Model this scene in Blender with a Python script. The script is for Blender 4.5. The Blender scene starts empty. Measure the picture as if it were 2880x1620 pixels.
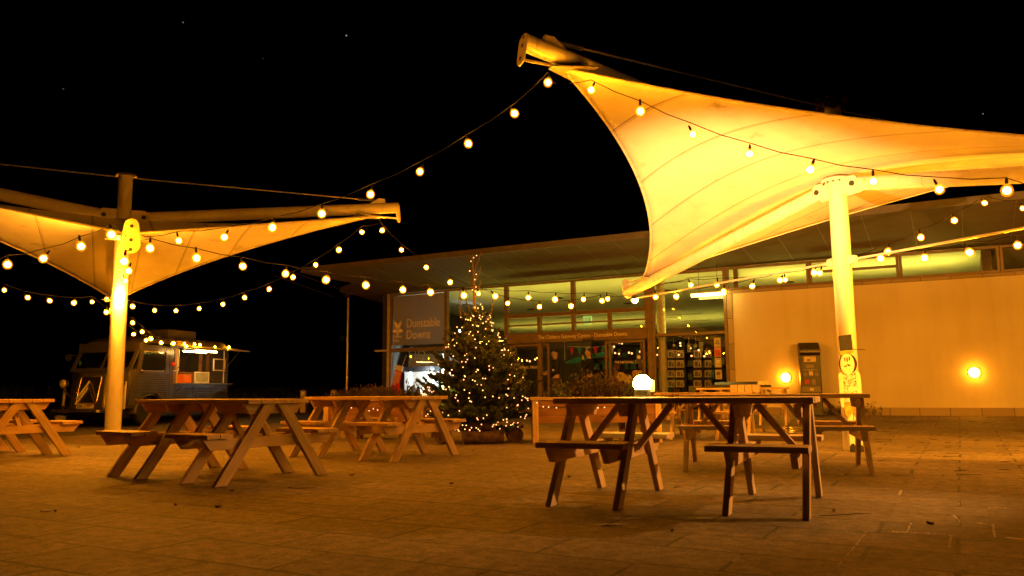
import bpy, math, random
from mathutils import Vector, Matrix
R = random.Random(7)
sc = bpy.context.scene
col = sc.collection
V = Vector
rad = math.radians

# ---------------------------------------------------------------- camera
F, CX, CY, HC = 2280., 1440., 810., .8
PIT, ROL = math.atan(288 / F), math.atan(.0087)
c_, s_ = math.cos(ROL), math.sin(ROL)
FWD = V((0, math.cos(PIT), math.sin(PIT)))
_u = V((0, -math.sin(PIT), math.cos(PIT)))
_r = V((1, 0, 0))
RGT = _r * c_ - _u * s_
UPV = _r * s_ + _u * c_
EYE = V((0, 0, HC))
cam = bpy.data.cameras.new('camera')
cam.sensor_width = 36
cam.lens = 36 * F / 2880
cam.clip_end = 2000
co = bpy.data.objects.new('camera', cam)
col.objects.link(co)
M4 = Matrix((RGT, UPV, -FWD)).transposed().to_4x4()
M4.translation = EYE
co.matrix_world = M4
sc.camera = co


def ray(px, py):
    return FWD + RGT * ((px - CX) / F) - UPV * ((py - CY) / F)


def on_ground(px, py, z=0.):
    r = ray(px, py)
    return EYE + r * ((z - HC) / r.z)


def at(px, py, Y):
    r = ray(px, py)
    return EYE + r * (Y / r.y)


def on_plane(px, py, p, n):
    r = ray(px, py)
    return EYE + r * ((V(p) - EYE).dot(n) / r.dot(n))


# facade frame: local x to the right along the wall, local y inward, z up
P0 = V((8.37, 19.2, 0))
FA = rad(-28.73)
FXV = V((math.cos(FA), math.sin(FA), 0))
FYV = V((-math.sin(FA), math.cos(FA), 0))


def f2w(x, y, z=0.):
    return P0 + FXV * x + FYV * y + V((0, 0, z))


def fac(px, py, y=0.):
    p = on_plane(px, py, f2w(0, y), FYV)
    return (p - P0).dot(FXV), p.z


def gz(p):
    """height of the paving: it rises gently towards the building"""
    y = (V((p[0], p[1], 0)) - P0).dot(FYV)
    return .15 * min(1, max(0, (y + 7.5) / 7.2))


# ---------------------------------------------------------------- materials
def N(nt, t, **k):
    n = nt.nodes.new(t)
    for a, b in k.items():
        if a.startswith('i_'):
            n.inputs[a[2:].replace('_', ' ')].default_value = b
        else:
            setattr(n, a, b)
    return n


def mat(name):
    m = bpy.data.materials.new(name)
    m.use_nodes = True
    nt = m.node_tree
    b = nt.nodes['Principled BSDF']
    return m, nt, b


def C4(c):
    return (c[0], c[1], c[2], 1)


def ramp(nt, fac, stops):
    r = nt.nodes.new('ShaderNodeValToRGB')
    el = r.color_ramp.elements
    while len(el) < len(stops):
        el.new(.5)
    for e, (p, c) in zip(el, stops):
        e.position = p
        e.color = C4(c)
    nt.links.new(fac, r.inputs[0])
    return r.outputs[0]


def simple(name, c, rough=.6, metal=0., var=.12, scale=6., bump=0., spec=.5):
    m, nt, b = mat(name)
    tc = N(nt, 'ShaderNodeTexCoord')
    no = N(nt, 'ShaderNodeTexNoise')
    no.inputs['Scale'].default_value = scale
    no.inputs['Detail'].default_value = 6
    nt.links.new(tc.outputs['Object'], no.inputs['Vector'])
    lo = tuple(max(0, x * (1 - var * 2)) for x in c)
    hi = tuple(min(1, x * (1 + var)) for x in c)
    nt.links.new(ramp(nt, no.outputs['Fac'], [(.3, lo), (.7, hi)]), b.inputs['Base Color'])
    b.inputs['Roughness'].default_value = rough
    b.inputs['Metallic'].default_value = metal
    b.inputs['Specular IOR Level'].default_value = spec
    if bump:
        bp = N(nt, 'ShaderNodeBump')
        bp.inputs['Strength'].default_value = bump
        bp.inputs['Distance'].default_value = .02
        n2 = N(nt, 'ShaderNodeTexNoise')
        n2.inputs['Scale'].default_value = scale * 8
        nt.links.new(tc.outputs['Object'], n2.inputs['Vector'])
        nt.links.new(n2.outputs['Fac'], bp.inputs['Height'])
        nt.links.new(bp.outputs[0], b.inputs['Normal'])
    return m


def emit(name, c, s, sample='AUTO'):
    m, nt, b = mat(name)
    b.inputs['Base Color'].default_value = C4((.8, .8, .8))
    b.inputs['Emission Color'].default_value = C4(c)
    b.inputs['Emission Strength'].default_value = s
    try:
        m.cycles.emission_sampling = sample
    except Exception:
        pass
    return m


def wood(name, dark, light, stain=.6, rough=.65):
    m, nt, b = mat(name)
    uv = N(nt, 'ShaderNodeUVMap')
    mp = N(nt, 'ShaderNodeMapping')
    mp.inputs['Scale'].default_value = (1.6, 30, 1)
    nt.links.new(uv.outputs[0], mp.inputs[0])
    no = N(nt, 'ShaderNodeTexNoise')
    no.inputs['Scale'].default_value = 1.5
    no.inputs['Detail'].default_value = 8
    no.inputs['Distortion'].default_value = .6
    nt.links.new(mp.outputs[0], no.inputs['Vector'])
    n2 = N(nt, 'ShaderNodeTexNoise')
    n2.inputs['Scale'].default_value = 2.2
    nt.links.new(uv.outputs[0], n2.inputs['Vector'])
    # knots
    vo = N(nt, 'ShaderNodeTexVoronoi')
    vo.inputs['Scale'].default_value = 1
    mk = N(nt, 'ShaderNodeMapping')
    mk.inputs['Scale'].default_value = (3.2, 9, 1)
    nt.links.new(uv.outputs[0], mk.inputs[0])
    nt.links.new(mk.outputs[0], vo.inputs['Vector'])
    knot = ramp(nt, vo.outputs['Distance'], [(.07, (.22, .18, .14)), (.14, (1, 1, 1))])
    base = ramp(nt, no.outputs['Fac'], [(.28, dark), (.72, light)])
    st = ramp(nt, n2.outputs['Fac'], [(.3, (1 - stain * .6,) * 3), (.62, (1, 1, 1))])
    mx = N(nt, 'ShaderNodeMixRGB', blend_type='MULTIPLY')
    mx.inputs[0].default_value = 1
    nt.links.new(base, mx.inputs[1])
    nt.links.new(st, mx.inputs[2])
    m2 = N(nt, 'ShaderNodeMixRGB', blend_type='MULTIPLY')
    m2.inputs[0].default_value = .8
    nt.links.new(mx.outputs[0], m2.inputs[1])
    nt.links.new(knot, m2.inputs[2])
    nt.links.new(m2.outputs[0], b.inputs['Base Color'])
    b.inputs['Roughness'].default_value = rough
    b.inputs['Specular IOR Level'].default_value = .3
    bp = N(nt, 'ShaderNodeBump')
    bp.inputs['Strength'].default_value = .25
    bp.inputs['Distance'].default_value = .004
    nt.links.new(no.outputs['Fac'], bp.inputs['Height'])
    nt.links.new(bp.outputs[0], b.inputs['Normal'])
    return m


def glass(name, tint=(1, 1, 1), refl=.09, rough=.0):
    m = bpy.data.materials.new(name)
    m.use_nodes = True
    nt = m.node_tree
    nt.nodes.clear()
    o = N(nt, 'ShaderNodeOutputMaterial')
    t = N(nt, 'ShaderNodeBsdfTransparent')
    t.inputs[0].default_value = C4(tint)
    g = N(nt, 'ShaderNodeBsdfGlossy')
    g.inputs['Roughness'].default_value = rough
    fr = N(nt, 'ShaderNodeFresnel')
    fr.inputs[0].default_value = 1.5
    ml = N(nt, 'ShaderNodeMath', operation='MULTIPLY')
    ml.inputs[1].default_value = refl / .04
    ml.use_clamp = True
    nt.links.new(fr.outputs[0], ml.inputs[0])
    mx = N(nt, 'ShaderNodeMixShader')
    nt.links.new(ml.outputs[0], mx.inputs[0])
    nt.links.new(t.outputs[0], mx.inputs[1])
    nt.links.new(g.outputs[0], mx.inputs[2])
    nt.links.new(mx.outputs[0], o.inputs[0])
    return m


BULB = (1, .32, .006)
FLOOD = (1, .42, .06)
MT = {}


def halo_globe_mat():  # glowing shell that puts an orange halo round each bulb
    m = bpy.data.materials.new('glowing_halo')
    m.use_nodes = True
    nt = m.node_tree
    nt.nodes.clear()
    o = N(nt, 'ShaderNodeOutputMaterial')
    t = N(nt, 'ShaderNodeBsdfTransparent')
    t.inputs[0].default_value = (1, .9, .75, 1)
    e = N(nt, 'ShaderNodeEmission')
    e.inputs[0].default_value = (1, .30, .01, 1)
    e.inputs[1].default_value = .55
    a = N(nt, 'ShaderNodeAddShader')
    nt.links.new(t.outputs[0], a.inputs[0])
    nt.links.new(e.outputs[0], a.inputs[1])
    nt.links.new(a.outputs[0], o.inputs[0])
    m.cycles.emission_sampling = 'NONE'
    return m


MT['halo_globe'] = halo_globe_mat()
MT['pine'] = wood('pine', (.50, .31, .14), (.72, .52, .28))
MT['pine_grey'] = wood('pine_weathered', (.42, .29, .16), (.68, .52, .33), .5)
MT['pine_dark'] = wood('pine_stained', (.16, .085, .035), (.34, .18, .08), .5)
MT['planter_board'] = wood('planter_board', (.22, .10, .035), (.36, .18, .07), .6)
MT['steel'] = simple('painted_steel', (.62, .60, .55), .45, 0, .1, 5, .05)
MT['dark_steel'] = simple('dark_steel', (.06, .06, .06), .4, .6)
MT['galv'] = simple('galvanised', (.5, .5, .5), .35, .8, .15, 20)
MT['cable'] = simple('cable_rubber', (.006, .006, .006), .9, 0, .1, 6, 0, .1)
MT['rope'] = simple('steel_rope', (.25, .23, .2), .45, .6)
MT['bulb'] = emit('lit_bulb', BULB, 560)
MT['fairy'] = emit('lit_fairy_bulb', (1, .40, .14), 3.4)
MT['wall_lamp'] = emit('lit_bulkhead', (1, .32, .012), 120)
MT['flood'] = emit('lit_flood', (1, .66, .10), 160)
MT['side_glow'] = emit('lit_side_lamp', (1, .40, .07), 700)
MT['pole_glow'] = emit('lit_pole_lamp', (1, .34, .018), 2400)
MT['flood_small'] = emit('lit_flood_small', (1, .36, .02), 600)
MT['vantube2'] = emit('lit_van_ceiling_tube', (1, .64, .22), 55)
MT['tube'] = emit('lit_tube', (1, .68, .12), 42)
MT['vantube'] = emit('lit_van_tube', (1, .56, .13), 65)
MT['frame'] = simple('bronze_frame', (.17, .115, .07), .45, .2)
MT['glass'] = glass('window_glass', (.93, .95, .92), .07)
MT['white'] = simple('white_paint', (.78, .77, .74), .5, 0, .06, 9)
MT['black'] = simple('black_paint', (.02, .02, .022), .45, 0, .3, 14)
MT['letter'] = simple('cream_lettering', (.88, .78, .60), .5, 0, .02)
MT['darkgreen'] = simple('dark_green', (.03, .06, .03), .6)
MT['card'] = simple('card_white', (.72, .66, .5), .7, 0, .25, 30)
MT['shelf'] = simple('shelf_dark', (.05, .038, .025), .6)
MT['van'] = simple('van_paint', (.055, .052, .040), .24, .0, .1, 3)
MT['rubber'] = simple('tyre_rubber', (.015, .015, .015), .8)
MT['chrome'] = simple('chrome', (.8, .8, .78), .15, 1.0, .05)
MT['bark'] = simple('bark', (.11, .065, .035), .85, 0, .3, 30, .4)
MT['needle'] = simple('spruce_needles', (.036, .062, .024), .55, 0, .5, 7)
MT['heather'] = simple('heather_leaves', (.04, .018, .012), .7, 0, .5, 9)
MT['herb'] = simple('herb_leaves', (.05, .06, .02), .6, 0, .4, 9)
MT['skin'] = simple('skin', (.55, .33, .22), .5, 0, .05)
MT['plaster'] = None


def render_wall():
    m, nt, b = mat('rendered_wall')
    tc = N(nt, 'ShaderNodeTexCoord')
    n1 = N(nt, 'ShaderNodeTexNoise')
    n1.inputs['Scale'].default_value = .6
    n1.inputs['Detail'].default_value = 5
    n2 = N(nt, 'ShaderNodeTexNoise')
    n2.inputs['Scale'].default_value = 90
    nt.links.new(tc.outputs['Object'], n1.inputs['Vector'])
    nt.links.new(tc.outputs['Object'], n2.inputs['Vector'])
    mp = N(nt, 'ShaderNodeMapping')
    mp.inputs['Scale'].default_value = (2.6, 2.6, .22)
    nt.links.new(tc.outputs['Object'], mp.inputs[0])
    n3 = N(nt, 'ShaderNodeTexNoise')
    n3.inputs['Scale'].default_value = 1.4
    n3.inputs['Detail'].default_value = 7
    n3.inputs['Roughness'].default_value = .65
    nt.links.new(mp.outputs[0], n3.inputs['Vector'])
    mw_ = N(nt, 'ShaderNodeMixRGB', blend_type='MULTIPLY')
    mw_.inputs[0].default_value = 1
    nt.links.new(ramp(nt, n1.outputs['Fac'], [(.3, (.64, .54, .39)), (.7, (.76, .68, .52))]), mw_.inputs[1])
    nt.links.new(ramp(nt, n3.outputs['Fac'], [(.28, (.92, .91, .89)), (.50, (.985, .985, .98)), (.7, (1, 1, 1))]), mw_.inputs[2])
    nt.links.new(mw_.outputs[0], b.inputs['Base Color'])
    b.inputs['Roughness'].default_value = .9
    b.inputs['Specular IOR Level'].default_value = .1
    bp = N(nt, 'ShaderNodeBump')
    bp.inputs['Strength'].default_value = .35
    bp.inputs['Distance'].default_value = .004
    nt.links.new(n2.outputs['Fac'], bp.inputs['Height'])
    nt.links.new(bp.outputs[0], b.inputs['Normal'])
    return m


MT['plaster'] = render_wall()


def stone_blocks():
    m, nt, b = mat('stone_blocks')
    uv = N(nt, 'ShaderNodeUVMap')
    br = N(nt, 'ShaderNodeTexBrick')
    br.inputs['Scale'].default_value = 1
    br.inputs['Brick Width'].default_value = .62
    br.inputs['Row Height'].default_value = .6
    br.inputs['Mortar Size'].default_value = .006
    br.inputs['Color1'].default_value = C4((.42, .33, .22))
    br.inputs['Color2'].default_value = C4((.30, .23, .15))
    br.inputs['Mortar'].default_value = C4((.08, .06, .04))
    nt.links.new(uv.outputs[0], br.inputs['Vector'])
    nt.links.new(br.outputs['Color'], b.inputs['Base Color'])
    b.inputs['Roughness'].default_value = .85
    return m


MT['stone'] = stone_blocks()


def paving():
    m, nt, b = mat('paving_slabs')
    tc = N(nt, 'ShaderNodeTexCoord')
    wob = N(nt, 'ShaderNodeTexNoise')
    wob.inputs['Scale'].default_value = 3
    nt.links.new(tc.outputs['Object'], wob.inputs['Vector'])
    wm = N(nt, 'ShaderNodeVectorMath', operation='SCALE')
    wm.inputs['Scale'].default_value = .03
    nt.links.new(wob.outputs['Color'], wm.inputs[0])
    ad = N(nt, 'ShaderNodeVectorMath', operation='ADD')
    nt.links.new(tc.outputs['Object'], ad.inputs[0])
    nt.links.new(wm.outputs[0], ad.inputs[1])

    def brick(ms):
        br = N(nt, 'ShaderNodeTexBrick')
        br.offset = .43
        br.squash = 1.0
        br.inputs['Scale'].default_value = 1
        br.inputs['Brick Width'].default_value = .92
        br.inputs['Row Height'].default_value = .44
        br.inputs['Mortar Size'].default_value = ms
        br.inputs['Mortar Smooth'].default_value = .3
        br.inputs['Color1'].default_value = C4((.66, .66, .66))
        br.inputs['Color2'].default_value = C4((1, 1, 1))
        br.inputs['Mortar'].default_value = C4((0, 0, 0))
        nt.links.new(ad.outputs[0], br.inputs['Vector'])
        return br
    br = brick(.012)
    # joint visibility: patches of moss, sand, and joints that vanish
    jn = N(nt, 'ShaderNodeTexNoise')
    jn.inputs['Scale'].default_value = 1.7
    jn.inputs['Detail'].default_value = 4
    nt.links.new(tc.outputs['Object'], jn.inputs['Vector'])
    jv = ramp(nt, jn.outputs['Fac'], [(.34, (.1, .1, .1)), (.5, (1, 1, 1))])
    jm = N(nt, 'ShaderNodeMath', operation='MULTIPLY')
    nt.links.new(br.outputs['Fac'], jm.inputs[0])
    nt.links.new(jv, jm.inputs[1])
    # slab colour
    big = N(nt, 'ShaderNodeTexNoise')
    big.inputs['Scale'].default_value = .35
    big.inputs['Detail'].default_value = 8
    big.inputs['Roughness'].default_value = .65
    nt.links.new(tc.outputs['Object'], big.inputs['Vector'])
    fin = N(nt, 'ShaderNodeTexNoise')
    fin.inputs['Scale'].default_value = 55
    fin.inputs['Detail'].default_value = 6
    fin.inputs['Roughness'].default_value = .7
    nt.links.new(tc.outputs['Object'], fin.inputs['Vector'])
    c1 = ramp(nt, big.outputs['Fac'], [(.28, (.12, .095, .062)), (.5, (.20, .16, .11)), (.72, (.29, .24, .165))])
    c2 = ramp(nt, fin.outputs['Fac'], [(.3, (.40, .40, .40)), (.5, (1, 1, 1)), (.7, (1.4, 1.32, 1.25))])
    mx = N(nt, 'ShaderNodeMixRGB', blend_type='MULTIPLY')
    mx.inputs[0].default_value = 1
    nt.links.new(c1, mx.inputs[1])
    nt.links.new(c2, mx.inputs[2])
    mb = N(nt, 'ShaderNodeMixRGB', blend_type='MULTIPLY')
    mb.inputs[0].default_value = .75
    nt.links.new(mx.outputs[0], mb.inputs[1])
    sl = brick(.0)
    nt.links.new(sl.outputs['Color'], mb.inputs[2])
    mid = N(nt, 'ShaderNodeTexNoise')
    mid.inputs['Scale'].default_value = 11
    mid.inputs['Detail'].default_value = 7
    mid.inputs['Roughness'].default_value = .75
    nt.links.new(tc.outputs['Object'], mid.inputs['Vector'])
    mm = N(nt, 'ShaderNodeMixRGB', blend_type='MULTIPLY')
    mm.inputs[0].default_value = 1
    nt.links.new(mb.outputs[0], mm.inputs[1])
    nt.links.new(ramp(nt, mid.outputs['Fac'], [(.32, (.38, .38, .38)), (.5, (.95, .95, .95)), (.66, (1.5, 1.45, 1.35))]), mm.inputs[2])
    mb = mm
    # joint colours: dark soil, moss, pale sand
    jc = ramp(nt, big.outputs['Fac'], [(.36, (.35, .29, .19)), (.40, (.035, .028, .016)), (.52, (.05, .065, .02)), (.62, (.04, .032, .016))])
    mj = N(nt, 'ShaderNodeMixRGB')
    nt.links.new(jm.outputs[0], mj.inputs[0])
    nt.links.new(mb.outputs[0], mj.inputs[1])
    nt.links.new(jc, mj.inputs[2])
    # small dark specks (litter, gum)
    vo = N(nt, 'ShaderNodeTexVoronoi')
    vo.inputs['Scale'].default_value = 4.5
    nt.links.new(ad.outputs[0], vo.inputs['Vector'])
    sp = ramp(nt, vo.outputs['Distance'], [(.06, (.25, .22, .18)), (.10, (1, 1, 1))])
    ms = N(nt, 'ShaderNodeMixRGB', blend_type='MULTIPLY')
    ms.inputs[0].default_value = .75
    nt.links.new(mj.outputs[0], ms.inputs[1])
    nt.links.new(sp, ms.inputs[2])
    nt.links.new(ms.outputs[0], b.inputs['Base Color'])
    b.inputs['Roughness'].default_value = .78
    b.inputs['Specular IOR Level'].default_value = .3
    hs = N(nt, 'ShaderNodeMath', operation='SUBTRACT')
    hf = N(nt, 'ShaderNodeMath', operation='MULTIPLY')
    hf.inputs[1].default_value = .28
    nt.links.new(fin.outputs['Fac'], hf.inputs[0])
    nt.links.new(hf.outputs[0], hs.inputs[0])
    nt.links.new(jm.outputs[0], hs.inputs[1])
    bp = N(nt, 'ShaderNodeBump')
    bp.inputs['Strength'].default_value = .8
    bp.inputs['Distance'].default_value = .012
    nt.links.new(hs.outputs[0], bp.inputs['Height'])
    nt.links.new(bp.outputs[0], b.inputs['Normal'])
    return m


MT['paving'] = paving()
MT['asphalt'] = simple('asphalt', (.06, .052, .042), .85, 0, .25, 20, .5)
MT['grass_soil'] = simple('grass_soil', (.018, .024, .010), .95, 0, .4, 4, .3)
MT['grass'] = simple('grass_blades', (.05, .085, .02), .6, 0, .4, 5)


def canvas():
    m, nt, b = mat('tensile_fabric')
    uv = N(nt, 'ShaderNodeUVMap')
    sp = N(nt, 'ShaderNodeSeparateXYZ')
    nt.links.new(uv.outputs[0], sp.inputs[0])
    # welded seams run across the high diagonal: u+v = const
    a = N(nt, 'ShaderNodeMath', operation='ADD')
    nt.links.new(sp.outputs[0], a.inputs[0])
    nt.links.new(sp.outputs[1], a.inputs[1])
    mu = N(nt, 'ShaderNodeMath', operation='MULTIPLY')
    mu.inputs[1].default_value = 4.6
    nt.links.new(a.outputs[0], mu.inputs[0])
    fr = N(nt, 'ShaderNodeMath', operation='FRACT')
    nt.links.new(mu.outputs[0], fr.inputs[0])
    seam = ramp(nt, fr.outputs[0], [(.0, (.30, .26, .2)), (.010, (.30, .26, .2)), (.016, (.8, .78, .75)), (.05, (.8, .78, .75)), (.055, (1, 1, 1))])
    tc = N(nt, 'ShaderNodeTexCoord')
    n1 = N(nt, 'ShaderNodeTexNoise')
    n1.inputs['Scale'].default_value = 1.6
    n1.inputs['Detail'].default_value = 9
    n1.inputs['Roughness'].default_value = .7
    nt.links.new(tc.outputs['Object'], n1.inputs['Vector'])
    dirt = ramp(nt, n1.outputs['Fac'], [(.30, (.42, .37, .30)), (.40, (.85, .83, .8)), (.55, (.95, .94, .92)), (.7, (1, 1, 1))])
    # mildew flecks
    n2 = N(nt, 'ShaderNodeTexNoise')
    n2.inputs['Scale'].default_value = 14
    n2.inputs['Detail'].default_value = 8
    n2.inputs['Roughness'].default_value = .8
    nt.links.new(tc.outputs['Object'], n2.inputs['Vector'])
    fl = ramp(nt, n2.outputs['Fac'], [(.28, (.35, .3, .22)), (.36, (1, 1, 1))])
    mx = N(nt, 'ShaderNodeMixRGB', blend_type='MULTIPLY')
    mx.inputs[0].default_value = .9
    nt.links.new(seam, mx.inputs[1])
    nt.links.new(dirt, mx.inputs[2])
    m2 = N(nt, 'ShaderNodeMixRGB', blend_type='MULTIPLY')
    m2.inputs[0].default_value = .8
    nt.links.new(mx.outputs[0], m2.inputs[1])
    nt.links.new(fl, m2.inputs[2])
    m3 = N(nt, 'ShaderNodeMixRGB', blend_type='MULTIPLY')
    m3.inputs[0].default_value = 1
    m3.inputs[2].default_value = C4((.74, .71, .64))
    nt.links.new(m2.outputs[0], m3.inputs[1])
    nt.links.new(m3.outputs[0], b.inputs['Base Color'])
    tl = N(nt, 'ShaderNodeBsdfTranslucent')
    nt.links.new(m3.outputs[0], tl.inputs[0])
    ms = N(nt, 'ShaderNodeMixShader')
    ms.inputs[0].default_value = .18
    nt.links.new(b.outputs[0], ms.inputs[1])
    nt.links.new(tl.outputs[0], ms.inputs[2])
    nt.links.new(ms.outputs[0], nt.nodes['Material Output'].inputs[0])
    b.inputs['Roughness'].default_value = .5
    b.inputs['Specular IOR Level'].default_value = .3
    return m


MT['canvas'] = canvas()


def mottled_steel():
    m, nt, b = mat('pole_paint')
    tc = N(nt, 'ShaderNodeTexCoord')
    mp = N(nt, 'ShaderNodeMapping')
    mp.inputs['Scale'].default_value = (7, 7, 1.6)
    nt.links.new(tc.outputs['Object'], mp.inputs[0])
    n1 = N(nt, 'ShaderNodeTexNoise')
    n1.inputs['Scale'].default_value = 1.3
    n1.inputs['Detail'].default_value = 10
    n1.inputs['Roughness'].default_value = .72
    nt.links.new(mp.outputs[0], n1.inputs['Vector'])
    nt.links.new(ramp(nt, n1.outputs['Fac'], [(.30, (.28, .22, .14)), (.40, (.60, .56, .48)), (.7, (.68, .65, .58))]), b.inputs['Base Color'])
    b.inputs['Roughness'].default_value = .42
    return m


MT['pole'] = mottled_steel()


# ---------------------------------------------------------------- mesh builder
class MB:
    def __init__(s):
        s.v, s.f, s.uv = [], [], []

    def add(s, vs, fs, uvs=None):
        b = len(s.v)
        s.v += [V(v) for v in vs]
        for i, f in enumerate(fs):
            s.f.append([b + k for k in f])
            s.uv.append(uvs[i] if uvs else [(vs[k][0], vs[k][1] + vs[k][2]) for k in f])
        return s

    def obox(s, c, ax, ay, az):
        """box at c with half-axis vectors"""
        c, ax, ay, az = V(c), V(ax), V(ay), V(az)
        if ax.cross(ay).dot(az) < 0:
            az = -az
        vs = [c + ax * i + ay * j + az * k for k in (-1, 1) for j in (-1, 1) for i in (-1, 1)]
        fs = [(0, 2, 3, 1), (4, 5, 7, 6), (0, 1, 5, 4), (2, 6, 7, 3), (0, 4, 6, 2), (1, 3, 7, 5)]
        L = [ax.length, ay.length, az.length]
        o = sorted(range(3), key=lambda i: -L[i])
        off = (R.uniform(0, 50), R.uniform(0, 50))
        cs = [(i * L[0], j * L[1], k * L[2]) for k in (-1, 1) for j in (-1, 1) for i in (-1, 1)]
        uvs = []
        for f in fs:
            uvs.append([(off[0] + cs[k][o[0]], off[1] + cs[k][o[1]] + cs[k][o[2]] * 1.0) for k in f])
        return s.add(vs, fs, uvs)

    def box(s, x0, x1, y0, y1, z0, z1):
        return s.obox(((x0 + x1) / 2, (y0 + y1) / 2, (z0 + z1) / 2), ((x1 - x0) / 2, 0, 0), (0, (y1 - y0) / 2, 0), (0, 0, (z1 - z0) / 2))

    def bar(s, p, q, w, h, up=(0, 0, 1)):
        p, q = V(p), V(q)
        d = q - p
        n = d.normalized()
        a = V(up).cross(n)
        if a.length < 1e-4:
            a = V((1, 0, 0)).cross(n)
        a.normalize()
        b = n.cross(a)
        return s.obox((p + q) / 2, d / 2, a * w / 2, b * h / 2)

    def tube(s, pts, r, n=8, caps=True):
        pts = [V(p) for p in pts]
        rs = r if isinstance(r, (list, tuple)) else [r] * len(pts)
        t0 = (pts[1] - pts[0]).normalized()
        a = t0.orthogonal().normalized()
        rings = []
        for i, p in enumerate(pts):
            t = (pts[min(i + 1, len(pts) - 1)] - pts[max(i - 1, 0)])
            t = t.normalized() if t.length > 1e-9 else t0
            a = (a - t * a.dot(t))
            a = a.normalized() if a.length > 1e-6 else t.orthogonal().normalized()
            b = t.cross(a)
            rings.append([p + (a * math.cos(2 * math.pi * k / n) + b * math.sin(2 * math.pi * k / n)) * rs[i] for k in range(n)])
        vs = [v for g in rings for v in g]
        fs, uvs = [], []
        L = 0.
        for i in range(len(pts) - 1):
            l2 = L + (pts[i + 1] - pts[i]).length
            for k in range(n):
                k2 = (k + 1) % n
                fs.append((i * n + k, i * n + k2, (i + 1) * n + k2, (i + 1) * n + k))
                c = 6.28 * rs[i]
                uvs.append([(L, c * k / n), (L, c * (k + 1) / n), (l2, c * (k + 1) / n), (l2, c * k / n)])
            L = l2
        if caps:
            fs.append(tuple(reversed(range(n))))
            fs.append(tuple((len(pts) - 1) * n + k for k in range(n)))
            uvs += [[(0, 0)] * n, [(0, 0)] * n]
        return s.add(vs, fs, uvs)

    def lathe(s, prof, c=(0, 0, 0), n=16, axis=(0, 0, 1), caps=True):
        ax = V(axis).normalized()
        a = ax.orthogonal().normalized()
        b = ax.cross(a)
        c = V(c)
        vs = []
        for (r, z) in prof:
            for k in range(n):
                t = 2 * math.pi * k / n
                vs.append(c + ax * z + (a * math.cos(t) + b * math.sin(t)) * max(r, 1e-4))
        fs = []
        for i in range(len(prof) - 1):
            for k in range(n):
                k2 = (k + 1) % n
                fs.append((i * n + k, i * n + k2, (i + 1) * n + k2, (i + 1) * n + k))
        if caps:
            fs.append(tuple(reversed(range(n))))
            fs.append(tuple((len(prof) - 1) * n + k for k in range(n)))
        return s.add(vs, fs)

    def ball(s, c, r, n=10, m=7, sz=1.):
        prof = [(r * math.sin(math.pi * i / m), -r * sz * math.cos(math.pi * i / m)) for i in range(m + 1)]
        return s.lathe(prof, c, n, caps=False)

    def prism(s, pts, o, ex, ey, th):
        """outline pts (2d) in the plane o + ex*x + ey*y, thickness th both ways along the normal"""
        o, ex, ey = V(o), V(ex), V(ey)
        nn = ex.cross(ey).normalized() * th / 2
        n = len(pts)
        ar = sum(pts[i][0] * pts[(i + 1) % n][1] - pts[(i + 1) % n][0] * pts[i][1] for i in range(n))
        if ar < 0:
            pts = pts[::-1]
        vs = [o + ex * x + ey * y + nn for x, y in pts] + [o + ex * x + ey * y - nn for x, y in pts]
        fs = [tuple(range(n)), tuple(reversed(range(n, 2 * n)))]
        off = R.uniform(0, 9)
        uvs = [[(x + off, y) for x, y in pts], [(x + off, y) for x, y in reversed(pts)]]
        for i in range(n):
            j = (i + 1) % n
            fs.append((i, n + i, n + j, j))
            uvs.append([(pts[i][0] + off, pts[i][1]), (pts[i][0] + off, pts[i][1] + th), (pts[j][0] + off, pts[j][1] + th), (pts[j][0] + off, pts[j][1])])
        return s.add(vs, fs, uvs)

    def build(s, name, m, parent=None, smooth=False, bevel=0., origin=None):
        me = bpy.data.meshes.new(name)
        og = V(origin) if origin is not None else V((0, 0, 0))
        me.from_pydata([v - og for v in s.v], [], s.f)
        ul = me.uv_layers.new(name='UVMap')
        k = 0
        for p, u in zip(me.polygons, s.uv):
            for j in range(len(p.vertices)):
                ul.data[k].uv = u[j][:2]
                k += 1
        if smooth:
            for p in me.polygons:
                p.use_smooth = True
        me.materials.append(MT[m] if isinstance(m, str) else m)
        me.update()
        o = bpy.data.objects.new(name, me)
        col.objects.link(o)
        if parent is not None:
            o.parent = parent
        elif origin is not None:
            o.location = og
        if smooth == 'auto':
            md = o.modifiers.new('es', 'EDGE_SPLIT')
            md.split_angle = rad(40)
        if bevel:
            md = o.modifiers.new('bevel', 'BEVEL')
            md.width = bevel
            md.segments = 2
            md.limit_method = 'ANGLE'
        return o


def tag(o, label=None, cat=None, group=None, kind=None):
    for k, v in (('label', label), ('category', cat), ('group', group), ('kind', kind)):
        if v:
            o[k] = v
    return o


def thing(name, loc, label, cat, group=None, rz=0.):
    o = bpy.data.objects.new(name, None)
    o.empty_display_size = .2
    col.objects.link(o)
    o.location = loc
    o.rotation_euler.z = rz
    return tag(o, label, cat, group)


def kids(o):
    return [c for c in col.objects if c.parent == o]


def copy_tree(o, parent=None):
    c = o.copy()
    col.objects.link(c)
    c.parent = parent
    for ch in kids(o):
        copy_tree(ch, c)
    return c


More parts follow.
